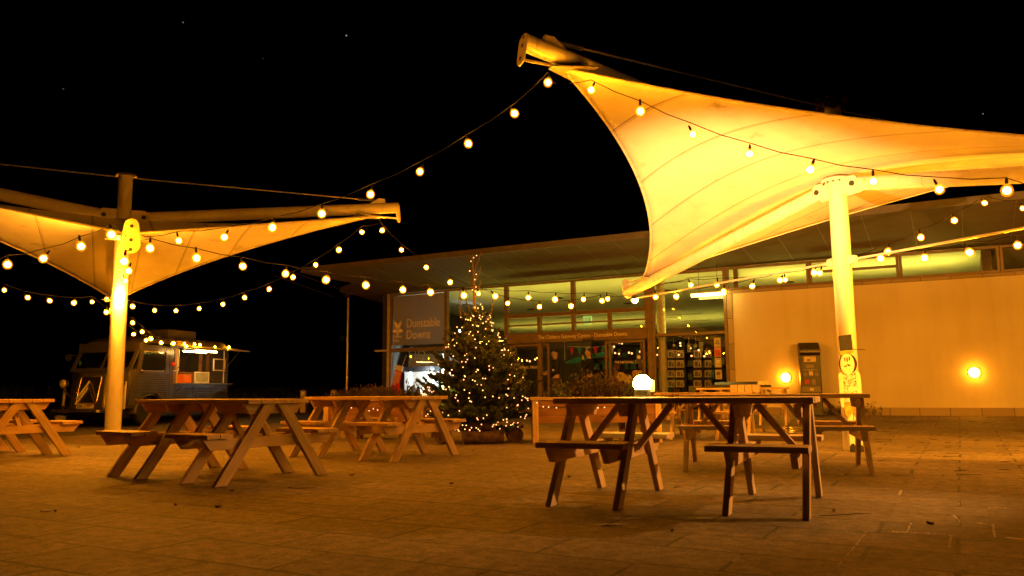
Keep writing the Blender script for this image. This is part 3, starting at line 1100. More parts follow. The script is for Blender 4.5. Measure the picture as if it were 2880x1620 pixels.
# ---------------------------------------------------------------- tensile canopies
def canopy(P, aL, d, zN, zF, zHa, zHb, zring, ztop, ground_z, label):
    """hypar sail: low booms at angle aL (far) and aL+180 (near), high booms square to them"""
    P = V((P[0], P[1], ground_z))
    root = thing('sail_canopy', P, label, 'canopy', 'tensile sail canopies on steel poles')
    dl = V((math.cos(aL), math.sin(aL), 0))
    dh = V((-dl.y, dl.x, 0))
    g = ground_z
    tips = {'lowF': dl * d + V((0, 0, zF - g)), 'lowN': -dl * d + V((0, 0, zN - g)),
            'hiA': dh * d + V((0, 0, zHa - g)), 'hiB': -dh * d + V((0, 0, zHb - g))}
    zr = zring - g
    # pole in two tiers
    MB().tube([(0, 0, -.05), (0, 0, zr - .02)], .119, 28).build('pole', 'pole', root, smooth='auto')
    MB().tube([(0, 0, zr + .02), (0, 0, ztop - g)], .105, 24).build('mast', 'pole', root, smooth='auto')
    MB().lathe([(.20, -.055), (.205, -.05), (.205, -.02), (.18, 0)], (0, 0, zr), 28).build('ring_plate', 'steel', root, smooth='auto')
    bt = MB()
    for k in range(14):
        t = k / 14 * 6.283
        bt.lathe([(.012, 0), (.012, .02)], (.175 * math.cos(t), .175 * math.sin(t), zr - .075), 6)
    bt.build('ring_bolts', 'dark_steel', root)['kind'] = 'stuff'
    MB().lathe([(.02, -.02), (.16, -.015), (.16, .015), (.03, .03)], (0, 0, ztop - g), 18).build('mast_cap', 'dark_steel', root)
    corners = {}
    for nm, tp in tips.items():
        low = nm.startswith('low')
        h = V((tp.x, tp.y, 0)).normalized()
        base = h * .30 + V((0, 0, zr - .14 if low else zr + .16))
        dv = (tp - base).normalized()
        r0 = .095 if low else .10
        bm = MB().tube([base + dv * .05, tp], r0, 22).build('boom', 'pole', root, smooth='auto')
        # lugs at the pole
        s = h.cross(V((0, 0, 1)))
        for sg in (-1, 1):
            MB().prism([(.0, -.11), (.22, -.11), (.27, -.05), (.27, .06), (.21, .11), (.0, .11)], h * .10 + s * .06 * sg + V((0, 0, base.z)), h, (0, 0, 1), .018).build('lug', 'steel', root, bevel=.003)
        MB().lathe([(.035, -.09), (.035, .09)], h * .29 + V((0, 0, base.z)), 10, axis=s).build('pin', 'dark_steel', root)
        # end plate: stands above a low boom, hangs below a high one
        sg = 1 if low else -1
        up2 = dv.cross(s)
        if up2.z < 0:
            up2 = -up2
        o = tp + dv * .012
        pl = [(.10 * math.cos(t), .10 * math.sin(t)) for t in [math.pi * (1.0 + k / 8) for k in range(9)]] + [(.075, .21)] + \
             [(.075 * math.cos(t), .21 + .075 * math.sin(t)) for t in [math.pi * k / 6 for k in range(1, 6)]] + [(-.075, .21)]
        ep = MB().prism([(x, y * sg) for x, y in pl], o, s, up2, .022).build('end_plate', 'steel', root, bevel=.003)
        hl = MB()
        for y in (-.055, .05, .2):
            hl.lathe([(.02, 0), (.02, .004)], o + dv * .0115 + up2 * y * sg, 10, axis=dv)
        hl.build('bolt_hole', 'black', ep)
        # fabric corner, corner plate and turnbuckle
        fc = tp - h * .46 + V((0, 0, (.20 if low else -.20)))
        corners[nm] = fc
        pp = tp + up2 * .2 * sg - dv * .03
        MB().tube([pp, pp * .5 + fc * .5, fc], .016, 6).build('turnbuckle', 'galv', root)
        # triangular membrane plate, lying in the tangent of the corner
        nrm = (dv * 1).cross(s)
        dd = (fc - pp).normalized()
        tri = [(-.05, -.14), (.05, -.14), (.26, .34), (-.26, .34)]
        MB().prism(tri, fc + V((0, 0, -.02)), s, dd, .016).build('corner_plate', 'galv', root, bevel=.003)
        if not low:
            # stay from the mast head to the boom, with its fork lug
            q = tp - dv * .38 + up2 * .10
            MB().prism([(-.20, -.03), (.16, -.03), (.16, .07), (.05, .09)], q, dv, up2, .05).build('stay_lug', 'steel', root)
            a0 = q + up2 * .05
            b0 = V((0, 0, ztop - g - .04)) + h * .13
            MB().tube([a0, a0 + (b0 - a0).normalized() * .35], .026, 8).build('stay_fork', 'dark_steel', root)
            MB().tube([a0, b0], .011, 6).build('stay_cable', 'rope', root)
    # membrane by a Coons patch between four scalloped edges
    A, Bc, Cc, D = corners['hiA'], corners['lowN'], corners['hiB'], corners['lowF']
    cen = V((0, 0, zr + .03))

    def edge(p, q):
        m = (p + q) / 2
        pull = (V((cen.x, cen.y, m.z)) - m) * .155

        def f(t):
            return p.lerp(q, t) + pull * (4 * t * (1 - t)) + V((0, 0, .10 * 4 * t * (1 - t) * 0))
        return f
    eAB, eDC, eAD, eBC = edge(A, Bc), edge(D, Cc), edge(A, D), edge(Bc, Cc)
    n = 40
    vs, fs, uvs = [], [], []
    for j in range(n + 1):
        v = j / n
        for i in range(n + 1):
            u = i / n
            p = eAB(u) * (1 - v) + eDC(u) * v + eAD(v) * (1 - u) + eBC(v) * u \
                - (A * (1 - u) * (1 - v) + Bc * u * (1 - v) + D * (1 - u) * v + Cc * u * v)
            dz = cen.z - (A.z + Bc.z + Cc.z + D.z) / 4
            p.z += dz * (math.sin(math.pi * u) * math.sin(math.pi * v)) ** 1.0
            vs.append(p)
    for j in range(n):
        for i in range(n):
            fs.append((j * (n + 1) + i, j * (n + 1) + i + 1, (j + 1) * (n + 1) + i + 1, (j + 1) * (n + 1) + i))
            uvs.append([(i / n, j / n), ((i + 1) / n, j / n), ((i + 1) / n, (j + 1) / n), (i / n, (j + 1) / n)])
    mo = MB().add(vs, fs, uvs).build('membrane', 'canvas', root, smooth=True)
    md = mo.modifiers.new('thick', 'SOLIDIFY')
    md.thickness = .004
    hm = MB()
    for f in (eAB, eDC, eAD, eBC):
        hm.tube([f(t) - V((0, 0, .004)) for t in lin(0.02, .98, 25)], .017, 7)
    hm.build('edge_hem', 'canvas', root)
    return root, tips


PR, PL = V((4.40, 10.68, 0)), V((-6.25, 12.82, 0))
canR, tipR = canopy(PR, rad(118), 4.8, 2.62, 2.57, 4.56, 4.50, 3.60, 4.62, 0, 'brightly lit cream sail canopy above the plywood soldier, its tip reaching highest')
canL, tipL = canopy(PL, rad(-63 + 180), 4.6, 2.42, 2.50, 4.22, 4.22, 3.47, 4.32, 0, 'amber lit sail canopy in front of the vintage food van')
# the low tie rods between the right pole and its low boom ends
for nm, tg in (('lowF', 1), ('lowN', -1)):
    tp = tipR[nm]
    h = V((tp.x, tp.y, 0)).normalized()
    a0 = tp - h * .12 + V((0, 0, -.12))
    b0 = h * .15 + V((0, 0, 2.47))
    MB().tube([a0, b0], .016, 8).build('tie_rod', 'steel', canR)
    MB().prism([(-.02, -.06), (.09, -.05), (.12, 0), (.09, .05), (-.02, .06)], h * .13 + V((0, 0, 2.47)), h, (0, 0, 1), .05).build('tie_lug', 'steel', canR)

# dry flower bunch on top of the right mast
fb = thing('flower_garland', PR + V((0, 0, 4.62)), 'ragged bunch of faded red flowers tied on top of the pole of the brighter canopy', 'garland')
MT['petal'] = simple('faded_petals', (.35, .04, .03), .8, 0, .5, 12)
mb, m2 = MB(), MB()
for i in range(220):
    a, r, z = R.uniform(0, 6.28), R.uniform(.09, .22), R.uniform(-.06, .10)
    c = V((r * math.cos(a), r * math.sin(a), z))
    u = V((R.gauss(0, 1), R.gauss(0, 1), R.gauss(0, 1))).normalized() * .045
    w = u.orthogonal().normalized() * .03
    (mb if i % 3 else m2).add([c - u, c - w, c + u, c + w], [(0, 1, 2, 3)])
mb.build('petals', 'petal', fb)
m2.build('leaves', 'herb', fb)


# ---------------------------------------------------------------- picnic tables
def make_table():
    t = thing('picnic_table', (0, 0, 0), 'x', 'picnic table', 'A-frame wooden picnic tables with four short benches')
    W = 'pine'
    # table top of five planks
    mb = MB()
    for k in range(5):
        y = -.28 + k * .14
        mb.box(-.90 + R.uniform(-.004, .004), .90 + R.uniform(-.004, .004), y - .067, y + .067, .697, .737)
    mb.build('tabletop', W, t, bevel=.004)
    for sx in (-1, 1):
        for sy in (-1, 1):
            mb = MB()
            for k in (0, 1):
                y = sy * (.545 + k * .135)
                mb.box(sx * .575 - .31, sx * .575 + .31, y - .064, y + .064, .405, .443)
            mb.build('seat', W, t, bevel=.004)
    for fx in (-.84, -.36, .36, .84):
        o = math.copysign(1, fx) * (1 if abs(fx) > .5 else -1)
        for sy in (-1, 1):
            p = V((fx, sy * .575, -.0))
            q = V((fx, sy * .075, .695))
            dv = (q - p).normalized()
            # leg with ends cut level
            hw = .052 / dv.z
            leg = MB()
            vs = [(fx + sx * .021, p.y - hw, p.z) if k == 0 else (fx + sx * .021, p.y + hw, p.z) for sx in (-1, 1) for k in (0, 1)] + \
                 [(fx + sx * .021, q.y - hw, q.z) if k == 0 else (fx + sx * .021, q.y + hw, q.z) for sx in (-1, 1) for k in (0, 1)]
            # order: 0 (-,a) 1 (-,b) 2 (+,a) 3 (+,b) 4.. top
            fs = [(0, 1, 3, 2), (4, 6, 7, 5), (0, 4, 5, 1), (2, 3, 7, 6), (0, 2, 6, 4), (1, 5, 7, 3)]
            L = (q - p).length
            of = R.uniform(0, 30)
            uu = {0: (of, 0), 1: (of, .1), 2: (of, .14), 3: (of, .24), 4: (of + L, 0), 5: (of + L, .1), 6: (of + L, .14), 7: (of + L, .24)}
            leg.add(vs, fs, [[uu[k] for k in f] for f in fs])
            leg.build('leg', 'pine_grey' if (fx > 0) == (sy > 0) else W, t, bevel=.004)
        # bearers bolted to the inner face of the legs, ends cut back
        s = -o * .0435
        MB().prism([(-.33, .692), (.33, .692), (.27, .605), (-.27, .605)], (fx + s, 0, 0), (0, 1, 0), (0, 0, 1), .042).build('top_bearer', W, t, bevel=.003)
        MB().prism([(-.74, .402), (.74, .402), (.66, .305), (-.66, .305)], (fx + s, 0, 0), (0, 1, 0), (0, 0, 1), .042).build('seat_bearer', W, t, bevel=.003)
        # brace from the bearer up to the underside of the top, leaning to the middle
        dx = -math.copysign(1, fx)
        MB().bar((fx + s + dx * .03, 0, .36), (fx + s + dx * .30, 0, .69), .042, .055, (0, 1, 0)).build('brace', W, t, bevel=.003)
    return t


tables = [
    (1.26, 5.97, -24.1, 'nearest picnic table, front edges in shadow, carrying the blazing floodlight'),
    (-2.89, 8.06, -34.6, 'orange lit picnic table in front of the vintage food van, right of the canopy pole'),
    (-1.75, 10.35, -33.3, 'picnic table standing beside the Christmas tree and the heather planter'),
    (-6.93, 10.9, -33.6, 'picnic table seen end on at the far left by the grass bank'),
    (2.66, 8.42, -17.2, 'picnic table beside the plywood soldier cut-out, its end against the bright canopy pole'),
    (3.05, 13.55, -20.5, 'picnic table with pale wooden blocks on top, near the shop window'),
    (4.75, 16.9, -20.5, 'farthest picnic table, with a dark tray on top, close to the rendered wall'),
]
T0 = make_table()
for i, (x, y, a, lb) in enumerate(tables):
    t = T0 if i == 0 else copy_tree(T0)
    t.location = (x, y, gz((x, y)) + .002)
    t.rotation_euler.z = rad(a)
    t['label'] = lb
# things lying on the far tables
pt = f2w(0, 0)
cb = V((2.72 + .9, 13.35, gz((3.6, 13.4)) + .741))
for k in range(4):
    c = cb + V((k * .115 * math.cos(rad(-20)), k * .115 * math.sin(rad(-20)), 0))
    tag(MB().box(-.053, .053, -.16, .16, 0, .115).build('wooden_block', 'pine_grey', origin=(0, 0, 0)), 'pale sawn wooden block in the row on a far picnic table', 'block', 'wooden blocks in a row on the picnic table')
    o = col.objects[-1] if False else bpy.data.objects[[n.name for n in bpy.data.objects if n.name.startswith('wooden_block')][-1]]
    o.location = c
    o.rotation_euler.z = rad(-20)
ty = thing('serving_tray', (4.75, 16.85, gz((4.75, 16.9)) + .741), 'long dark tray with a sloping lid on the farthest picnic table', 'tray', rz=rad(-20.5))
bb(-.62, .55, -.2, .2, 0, .05).build('tray_base', 'black', ty, bevel=.01)
MB().bar((-.58, .1, .085), (.5, .1, .085), .20, .010, (0, -.3, 1)).build('lid', 'dark_steel', ty)
bb(.3, .52, -.16, .0, .052, .12).build('paper_stack', 'card', ty)


# ---------------------------------------------------------------- light strings
def bulb_meshes():
    b = MB().ball((0, 0, 0), .031, 10, 7)
    ob = b.build('light_bulb', 'bulb', smooth=True)
    s = MB().lathe([(.013, .050), (.013, .085), (.007, .115)], (0, 0, 0), 8).build('socket', 'cable')
    s.parent = ob
    g = MB().lathe([(.004, -.052), (.022, -.048), (.040, -.033), (.050, 0), (.040, .032), (.024, .047), (.018, .056)], (0, 0, 0), 14, caps=False).build('halo_globe', 'halo_globe', smooth=True)  # bulb halo built as a faintly glowing shell
    g.parent = ob
    return ob, s


BULB0, SOCK0 = bulb_meshes()
first_bulb = [True]


def light_string(pix, Y0, Y1, label, pre=None, post=None, wires=True):
    n = len(pix)
    P = []
    for i, (px, py) in enumerate(pix):
        Y = Y0 + (Y1 - Y0) * i / max(1, n - 1)
        P.append(at(px, py, Y))
    root = thing('light_string', P[0], label, 'string lights', 'festoon light strings between the canopies')
    for p in P:
        if first_bulb[0]:
            b = BULB0
            first_bulb[0] = False
        else:
            b = copy_tree(BULB0)
        b.parent = root
        b.location = p - P[0]
        b.rotation_euler = (R.gauss(0, .25), R.gauss(0, .25), R.uniform(0, 6))
        b.scale = (R.uniform(.88, 1.18),) * 3
    cp = []
    if pre is not None:
        cp.append(V(pre))
    for i, p in enumerate(P):
        q = p + V((0, 0, .115))
        if cp:
            m = (cp[-1] + q) / 2 - V((0, 0, .03 * min(1, (cp[-1] - q).length)))
            cp.append(m)
        cp.append(q)
    if post is not None:
        cp.append((cp[-1] + V(post)) / 2 - V((0, 0, .03)))
        cp.append(V(post))
    if len(cp) > 1:
        MB().tube(cp, .005, 5).build('wire', 'cable', root, origin=P[0])
    return root


wR = lambda k: PR + tipR[k]
wL = lambda k: PL + tipL[k]
nearL, farL, hiL = wL('lowN'), wL('lowF'), wL('hiB')
hiL = max((wL('hiA'), wL('hiB')), key=lambda v: v.x)
hiLl = min((wL('hiA'), wL('hiB')), key=lambda v: v.x)
hiR = min((wR('hiA'), wR('hiB')), key=lambda v: v.y)
hiRf = max((wR('hiA'), wR('hiB')), key=lambda v: v.y)
lowR, lowRn = wR('lowF'), wR('lowN')
light_string([(503, 677), (631, 667), (766, 640), (905, 601), (1042, 547), (1181, 483), (1317, 404), (1447, 319), (1541, 232)], 9.4, 8.5,
             'string of bulbs climbing across the black sky to the highest canopy tip', nearL + V((.1, .1, .1)), hiR + V((.35, .3, -.35)))
light_string([(422, 698), (553, 726), (683, 749), (803, 770), (917, 787), (1029, 802), (1133, 815), (1211, 822), (1305, 831), (1393, 833), (1486, 837), (1561, 842), (1641, 842), (1709, 841)], 9.1, 14.4,
             'longest string of bulbs, running under the amber canopy and past the treetop to the entrance', nearL + V((.05, .05, .05)), lowR + V((0, 0, -.05)))
light_string([(373, 862), (435, 873), (495, 874), (560, 868), (627, 856), (688, 837), (757, 813), (824, 780), (888, 745), (953, 703), (1018, 653)], 16.8, 15.1,
             'string of bulbs sagging above the food van and rising to the right canopy corner', farL + V((0, 0, -.03)), hiL + V((-.3, -.1, -.3)))
light_string([(259, 849), (208, 852), (140, 846), (78, 837), (12, 816)], 16.8, 15.3,
             'string of bulbs left of the amber canopy pole over dark grass', farL + V((0, 0, -.03)), at(-60, 780, 15.0))
light_string([(1075, 648), (1129, 703), (1199, 752), (1266, 794), (1346, 826), (1428, 853), (1517, 863), (1606, 861), (1693, 846)], 15.0, 15.3,
             'string of bulbs dropping past the building roof behind the top of the Christmas tree', hiL + V((-.3, -.1, -.25)), lowR + V((0, 0, -.05)))
light_string([(313, 660), (228, 693), (122, 727), (21, 744)], 8.45, 9.6,
             'short string of bulbs across the left half of the amber canopy', nearL + V((0, .05, .05)), at(-70, 752, 10.2))
light_string([(349, 735), (362, 762), (352, 790), (345, 815), (300, 842)], 8.45, 16.6,
             'string of bulbs hanging close in front of the pole of the amber canopy', nearL + V((0, .05, -.05)), farL + V((0, 0, -.03)))
light_string([(373, 908), (400, 933), (424, 953), (453, 964), (487, 966), (524, 974)], 16.8, 20.2,
             'string of bulbs running down from the pole onto the food van roof', farL + V((0, 0, -.1)), at(540, 968, 20.6))
light_string([(299, 878), (376, 940), (411, 957)], 16.6, 19.6,
             'three sparse bulbs dropping from the amber canopy pole to the van cab roof', farL + V((-.1, 0, -.1)), at(430, 962, 19.9))
light_string([(1663, 253), (1801, 313), (1949, 378), (2108, 433), (2279, 477), (2456, 510), (2642, 533), (2832, 536)], 8.55, 7.0,
             'string of bulbs slung under the brightest canopy from its highest tip', hiR + V((.5, .3, -.35)), at(2980, 528, 6.7))
light_string([(1844, 835), (1902, 834), (2035, 819), (2116, 805), (2194, 788), (2290, 767), (2367, 750)], 14.3, 10.9,
             'string of bulbs along the tie rod from the low boom end to the bright pole', lowR + V((0, 0, -.1)), PR + V((-.1, .1, 2.5)))
light_string([(1943, 802), (2016, 801), (2208, 787), (2306, 768)], 14.6, 12.6,
             'few bulbs strung in front of the shop window above the fluorescent tube', lowR + V((0, 0, .1)), PR + V((-.1, .1, 2.55)))
light_string([(2477, 727), (2600, 726), (2727, 710), (2862, 690)], 10.3, 8.6,
             'string of bulbs along the right tie rod in front of the high narrow windows', PR + V((.1, -.1, 2.5)), at(2990, 668, 7.5))
light_string([(2497, 708), (2590, 668), (2684, 620), (2769, 571), (2876, 586)], 10.9, 13.0,
             'string of bulbs rising from the bright pole across the dark roof overhang', PR + V((.1, .05, 2.52)), at(2980, 520, 13.4))

# ---------------------------------------------------------------- lamps
# floodlight on the far edge of the nearest table, aimed up under the right canopy
ft = V((1.26, 5.97, 0)) + V((math.cos(rad(-24.1)), math.sin(rad(-24.1)), 0)) * -.40 + V((-math.sin(rad(-24.1)), math.cos(rad(-24.1)), 0)) * .29
ft.z = .741
fd = thing('floodlight', ft, 'blazing round floodlight standing on the far edge of the nearest picnic table', 'floodlight')
tgt = V((3.7, 9.9, 3.9))
d = (tgt - fd.location).normalized()
s = d.cross(V((0, 0, 1))).normalized()
u = s.cross(d)
c0_ = V((0, 0, .115))
hs = MB().lathe([(.06, .01), (.065, .03), (.055, .06), (.05, .07)], (0, 0, 0), 22).build('housing', 'black', fd, smooth='auto')
MB().ball(c0_ - V((0, 0, .012)), .070, 20, 12).build('lens', 'flood', hs, smooth=True)
mb = MB()
mb.box(-.06, .06, -.035, .035, 0, .008)
mb.build('bracket', 'galv', fd)
hd_ = (V((4.2, 11.6, 0)) - V((fd.location.x, fd.location.y, 0))).normalized()
sd2 = hd_.cross(V((0, 0, 1)))
MB().obox(hd_ * .145 + V((0, 0, .084)), sd2 * .046, hd_ * .002, V((0, 0, .046))).build('added_shield', 'black', fd)  # plate added to keep the canopy beam off the rendered wall
MB().bar(hd_ * .06 + V((0, 0, .012)), hd_ * .143 + V((0, 0, .042)), .03, .006).build('added_shield_arm', 'black', fd)
spot(fd.location + c0_ + hd_ * .085, V((3.9, 12.7, 3.25)), 7600, 64, .95, (1, .44, .10), fd, .008)
# lamp clamped to the left canopy pole
pf = thing('pole_lamp', PL + V((.10, -.20, 2.30)), 'bright lamp clamped to the pole of the amber canopy', 'lamp')
MB().ball((0, 0, 0), .065, 14, 9).build('lamp_globe', 'pole_glow', pf, smooth=True)
MB().lathe([(.03, .0), (.045, .03), (.03, .07)], (0, .04, .0), 12, axis=(-.3, 1, 0)).build('housing', 'steel', pf)
spot(pf.location + V((0, -.08, .05)), PL + V((-.3, -1.2, 3.4)), 420, 140, .6, (1, .30, .015), pf, .06)
# flood under the low boom end beyond the right edge of the view, aimed at the rendered wall
fr_ = thing('floodlight', lowRn + V((.30, .10, -.42)), 'floodlight under the low boom end of the bright canopy, aimed at the rendered wall', 'floodlight')
tg2 = fr_.location + V((-.12, 1, 0)) * 12 + V((0, 0, -.5))
d2 = (tg2 - fr_.location).normalized()
MB().lathe([(.03, -.09), (.07, -.07), (.080, -.045), (.080, -.03)], (0, 0, 0), 22, axis=d2).build('housing', 'black', fr_, smooth='auto')
MB().ball((0, 0, 0), .065, 16, 10).build('lens', 'side_glow', fr_, smooth=True)
MB().tube([(0, 0, .06), (-.10, -.03, .42)], .012, 6).build('hanger', 'dark_steel', fr_)
spot(fr_.location + d2 * .14, tg2, 2700, 98, .5, (1, .36, .018), fr_, .03)
spot(fr_.location + V((-.12, -.03, -.03)), V((1.35, 5.7, .40)), 1500, 34, .7, (1, .43, .09), fr_, .03)  # second beam added toward the nearest table to light its legs
# lamp under the low boom end of the right canopy
lf = thing('spot_lamp', lowR + V((.10, -.16, -.14)), 'small bright lamp under the low boom end in front of the entrance', 'lamp')
MB().lathe([(.03, .09), (.06, .05), (.075, 0)], (0, 0, 0), 14).build('housing', 'dark_steel', lf)
MT['tip_glow'] = emit('lit_boom_lamp', (1, .36, .018), 2000)
MB().ball((0, 0, -.01), .055, 12, 8).build('lamp_globe', 'tip_glow', lf, smooth=True)
# two bulkhead lamps on the rendered wall
for px, py, w, lb in ((2210, 1062, .5, 'glowing bulkhead lamp low on the rendered wall beside the pay machine'), (2740, 1048, 1, 'glowing bulkhead lamp alone on the bare rendered wall')):
    x, z = fac(px, py)
    w = thing('wall_lamp', f2w(x, -.003, z), lb, 'wall lamp', 'bulkhead lamps on the rendered wall', rz=FA)
    MB().lathe([(.125, 0), (.13, .02), (.12, .035)], (0, 0, 0), 24, axis=(0, -1, 0)).build('backplate', 'dark_steel', w)
    MB().lathe([(.115, .036), (.11, .065), (.085, .09), (.04, .105), (.005, .108)], (0, 0, 0), 24, axis=(0, -1, 0)).build('diffuser', 'wall_lamp', w, smooth=True)
# fluorescent tube outside the shop window
x0, z0 = fac(1945, 832, -.35)
x1, z1b = fac(2040, 825, -.35)
tb = thing('tube_light', f2w(x0, -.35, z0), 'glowing fluorescent tube hung across the top of the shop window', 'tube light', rz=FA)
MB().tube([(0, 0, 0), (x1 - x0, 0, z1b - z0)], .035, 10).build('tube', 'tube', tb)
MB().bar((-.03, 0, .055), (x1 - x0 + .03, 0, z1b - z0 + .055), .06, .04).build('fitting', 'white', tb)
MB().tube([(.2, 0, .075), (.2, 0, sofz(-.35) - z0)], .006, 5).build('hanger', 'dark_steel', tb)
MB().tube([(x1 - x0 - .2, 0, .075), (x1 - x0 - .2, 0, sofz(-.35) - z0)], .006, 5).build('hanger', 'dark_steel', tb)

# ---------------------------------------------------------------- food van
vf = V((-.308, -.951, 0)).normalized()
vl = V((-vf.y, vf.x, 0))
VO = V((-9.17, 20.46, 0)) - vl * .85
VO.z = gz(VO) - .004
VAN = thing('food_van', VO, 'vintage dark ribbed food van with a raised serving hatch, parked behind the amber canopy pole', 'food van', rz=math.atan2(vf.y, vf.x))
HW, ZB, ZR = .95, .47, 2.07
XR, XA = -3.02, .42


def roof_sec(x, hw=HW, z0=ZR, crown=.20, k=9):
    pts = []
    for i in range(k):
        t = math.pi * i / (k - 1)
        pts.append(V((x, hw * math.copysign(abs(math.cos(t)) ** .55, math.cos(t)), z0 + crown * math.sin(t) ** .6)))
    return pts


rs = [roof_sec(.30, .90, 2.00, .12), roof_sec(.16, .94, 2.05, .18), roof_sec(-.2), roof_sec(-1.5), roof_sec(XR + .15), roof_sec(XR, .92, 2.05, .12)]
mb = MB()
vs = [p for r in rs for p in r]
k = len(rs[0])
mb.add(vs, [(i * k + j, i * k + j + 1, (i + 1) * k + j + 1, (i + 1) * k + j) for i in range(len(rs) - 1) for j in range(k - 1)]
       + [tuple(range(k))[::-1], tuple((len(rs) - 1) * k + j for j in range(k))])
mb.build('roof', 'van', VAN, smooth='auto')
rf = MB()
for i in range(11):
    x = -.3 - i * .26
    rf.tube([p + V((0, 0, .004)) for p in roof_sec(x)], .012, 5)
rf.build('roof_rib', 'van', VAN)
MB().box(-2.3, -1.2, -.5, .4, 2.24, 2.52).build('roof_vent', 'van', VAN, bevel=.03)
# body shell: right wall, rear, floor, left lower wall and pillars
mb = MB()
mb.box(XR, XA, -HW, -HW + .04, ZB, ZR)
mb.box(XR, XR + .04, -HW + .04, HW - .04, ZB, ZR)
mb.box(XR + .04, .9, -HW + .04, HW - .04, ZB, ZB + .05)
mb.box(XR, XR + .10, HW - .04, HW, 1.04, ZR)
mb.box(-.80, -.66, HW - .04, HW, .55, ZR)
mb.box(XR + .10, -.80, HW - .04, HW, 1.99, ZR)
# lower rear side with a wheel-arch cut
arch = [(-2.18 + .0, ZB), (-.80, ZB), (-.80, 1.04), (XR, 1.04), (XR, ZB)]
cxw, rw = -2.72 + .0, .42
cw = [(cxw - rw * math.cos(math.pi * i / 12), .40 + rw * math.sin(math.pi * i / 12)) for i in range(13)]
cw = [(max(XR + .02, x), max(ZB, y)) for x, y in cw]
mb.prism([(-.80, ZB), (-.80, 1.04), (XR, 1.04), (XR, ZB)] + cw, (0, HW - .02, 0), (1, 0, 0), (0, 0, 1), .04)
mb.box(.30, .42, -HW, HW, 1.88, 2.06)
mb.build('body', 'van', VAN)
# ribs along the sides
rb = MB()
for i in range(9):
    z = .56 + i * .048
    x1 = -2.28 if z < .86 else XR + .06
    rb.tube([(-1.64, HW + .0, z), (-1.0, HW, z)] if False else [(-.86, HW, z), (-1.54, HW, z)], .014, 6)
    rb.tube([(-1.62, HW, z), (max(x1, -2.2), HW, z)], .014, 6)
    if z > .74:
        rb.tube([(-2.24, HW, z), (-2.24 - .06 * (i - 3), HW, z)], .014, 6)
rb.build('side_rib', 'van', VAN)
mb = MB()
mb.box(-.86, XR + .03, HW + .0, HW + .018, .985, 1.03)
mb.box(-1.595, -1.565, HW, HW + .016, ZB + .03, .98)
mb.build('side_trim', 'van', VAN)
# cab door with its window
dr = MB()
dr.prism([(-.655, .62), (-.655, 1.36), (.47, 1.36), (.62, .95), (.72, .52), (.45, .50), (.34, .70), (.20, .80), (-.22, .80), (-.40, .68), (-.46, .58)], (0, HW - .02, 0), (1, 0, 0), (0, 0, 1), .045)
dr.box(-.655, -.52, HW - .042, HW, 1.36, 1.99)
dr.prism([(.47, 1.36), (.32, 2.02), (.22, 2.02), (.33, 1.36)], (0, HW - .02, 0), (1, 0, 0), (0, 0, 1), .042)
dr.prism([(-.52, 1.86), (.255, 1.86), (.22, 2.02), (-.52, 2.02)], (0, HW - .02, 0), (1, 0, 0), (0, 0, 1), .041)
D = dr.build('door', 'van', VAN, bevel=.006)
r2 = MB()
for i in range(13):
    z = .62 + i * .055
    xa = .56 - (z - .6) * .15
    xb = -.60
    if z < .82:
        r2.tube([(xa, HW + .002, z), (.42, HW + .002, z)], .013, 6)
        r2.tube([(-.50, HW + .002, z), (xb, HW + .002, z)], .013, 6)
    else:
        r2.tube([(xa, HW + .002, z), (xb, HW + .002, z)], .013, 6)
r2.build('door_rib', 'van', D)
MT['vanglass'] = glass('van_glass', (.92, .9, .8), .22, .08)
MT['curtain'] = simple('pale_blind', (.88, .74, .45), .8, 0, .15, 6)
MB().prism([(-.50, 1.42), (-.45, 1.38), (.27, 1.38), (.31, 1.43), (.245, 1.80), (.20, 1.845), (-.45, 1.845), (-.50, 1.80)], (0, HW - .02, 0), (1, 0, 0), (0, 0, 1), .008).build('door_window', 'vanglass', D)
MB().prism([(-.50, 1.37), (.32, 1.37), (.25, 1.86), (-.50, 1.86)], (0, HW - .035, 0), (1, 0, 0), (0, 0, 1), .006).build('blind', 'curtain', D)
MB().bar((.40, HW + .03, 1.33), (.28, HW + .03, 1.33), .02, .025).build('door_handle', 'chrome', D)
MB().lathe([(.02, -.04), (.04, -.02), (.045, .03), (.02, .05)], (-.73, HW + .045, 1.56), 10, axis=(1, 0, 0)).build('side_lamp', 'red', VAN)
MB().tube([(.42, -HW, 1.75), (.55, -HW - .16, 1.80)], .01, 5).build('mirror_arm', 'dark_steel', VAN)
MB().lathe([(.09, -.01), (.09, .01)], (.56, -HW - .18, 1.72), 14, axis=(1, .2, 0)).build('mirror', 'dark_steel', VAN)
# windscreen: surround and two panes
wsb, wst = .66, .42


def wsx(z):
    return wsb + (wst - wsb) * (z - 1.42) / .46


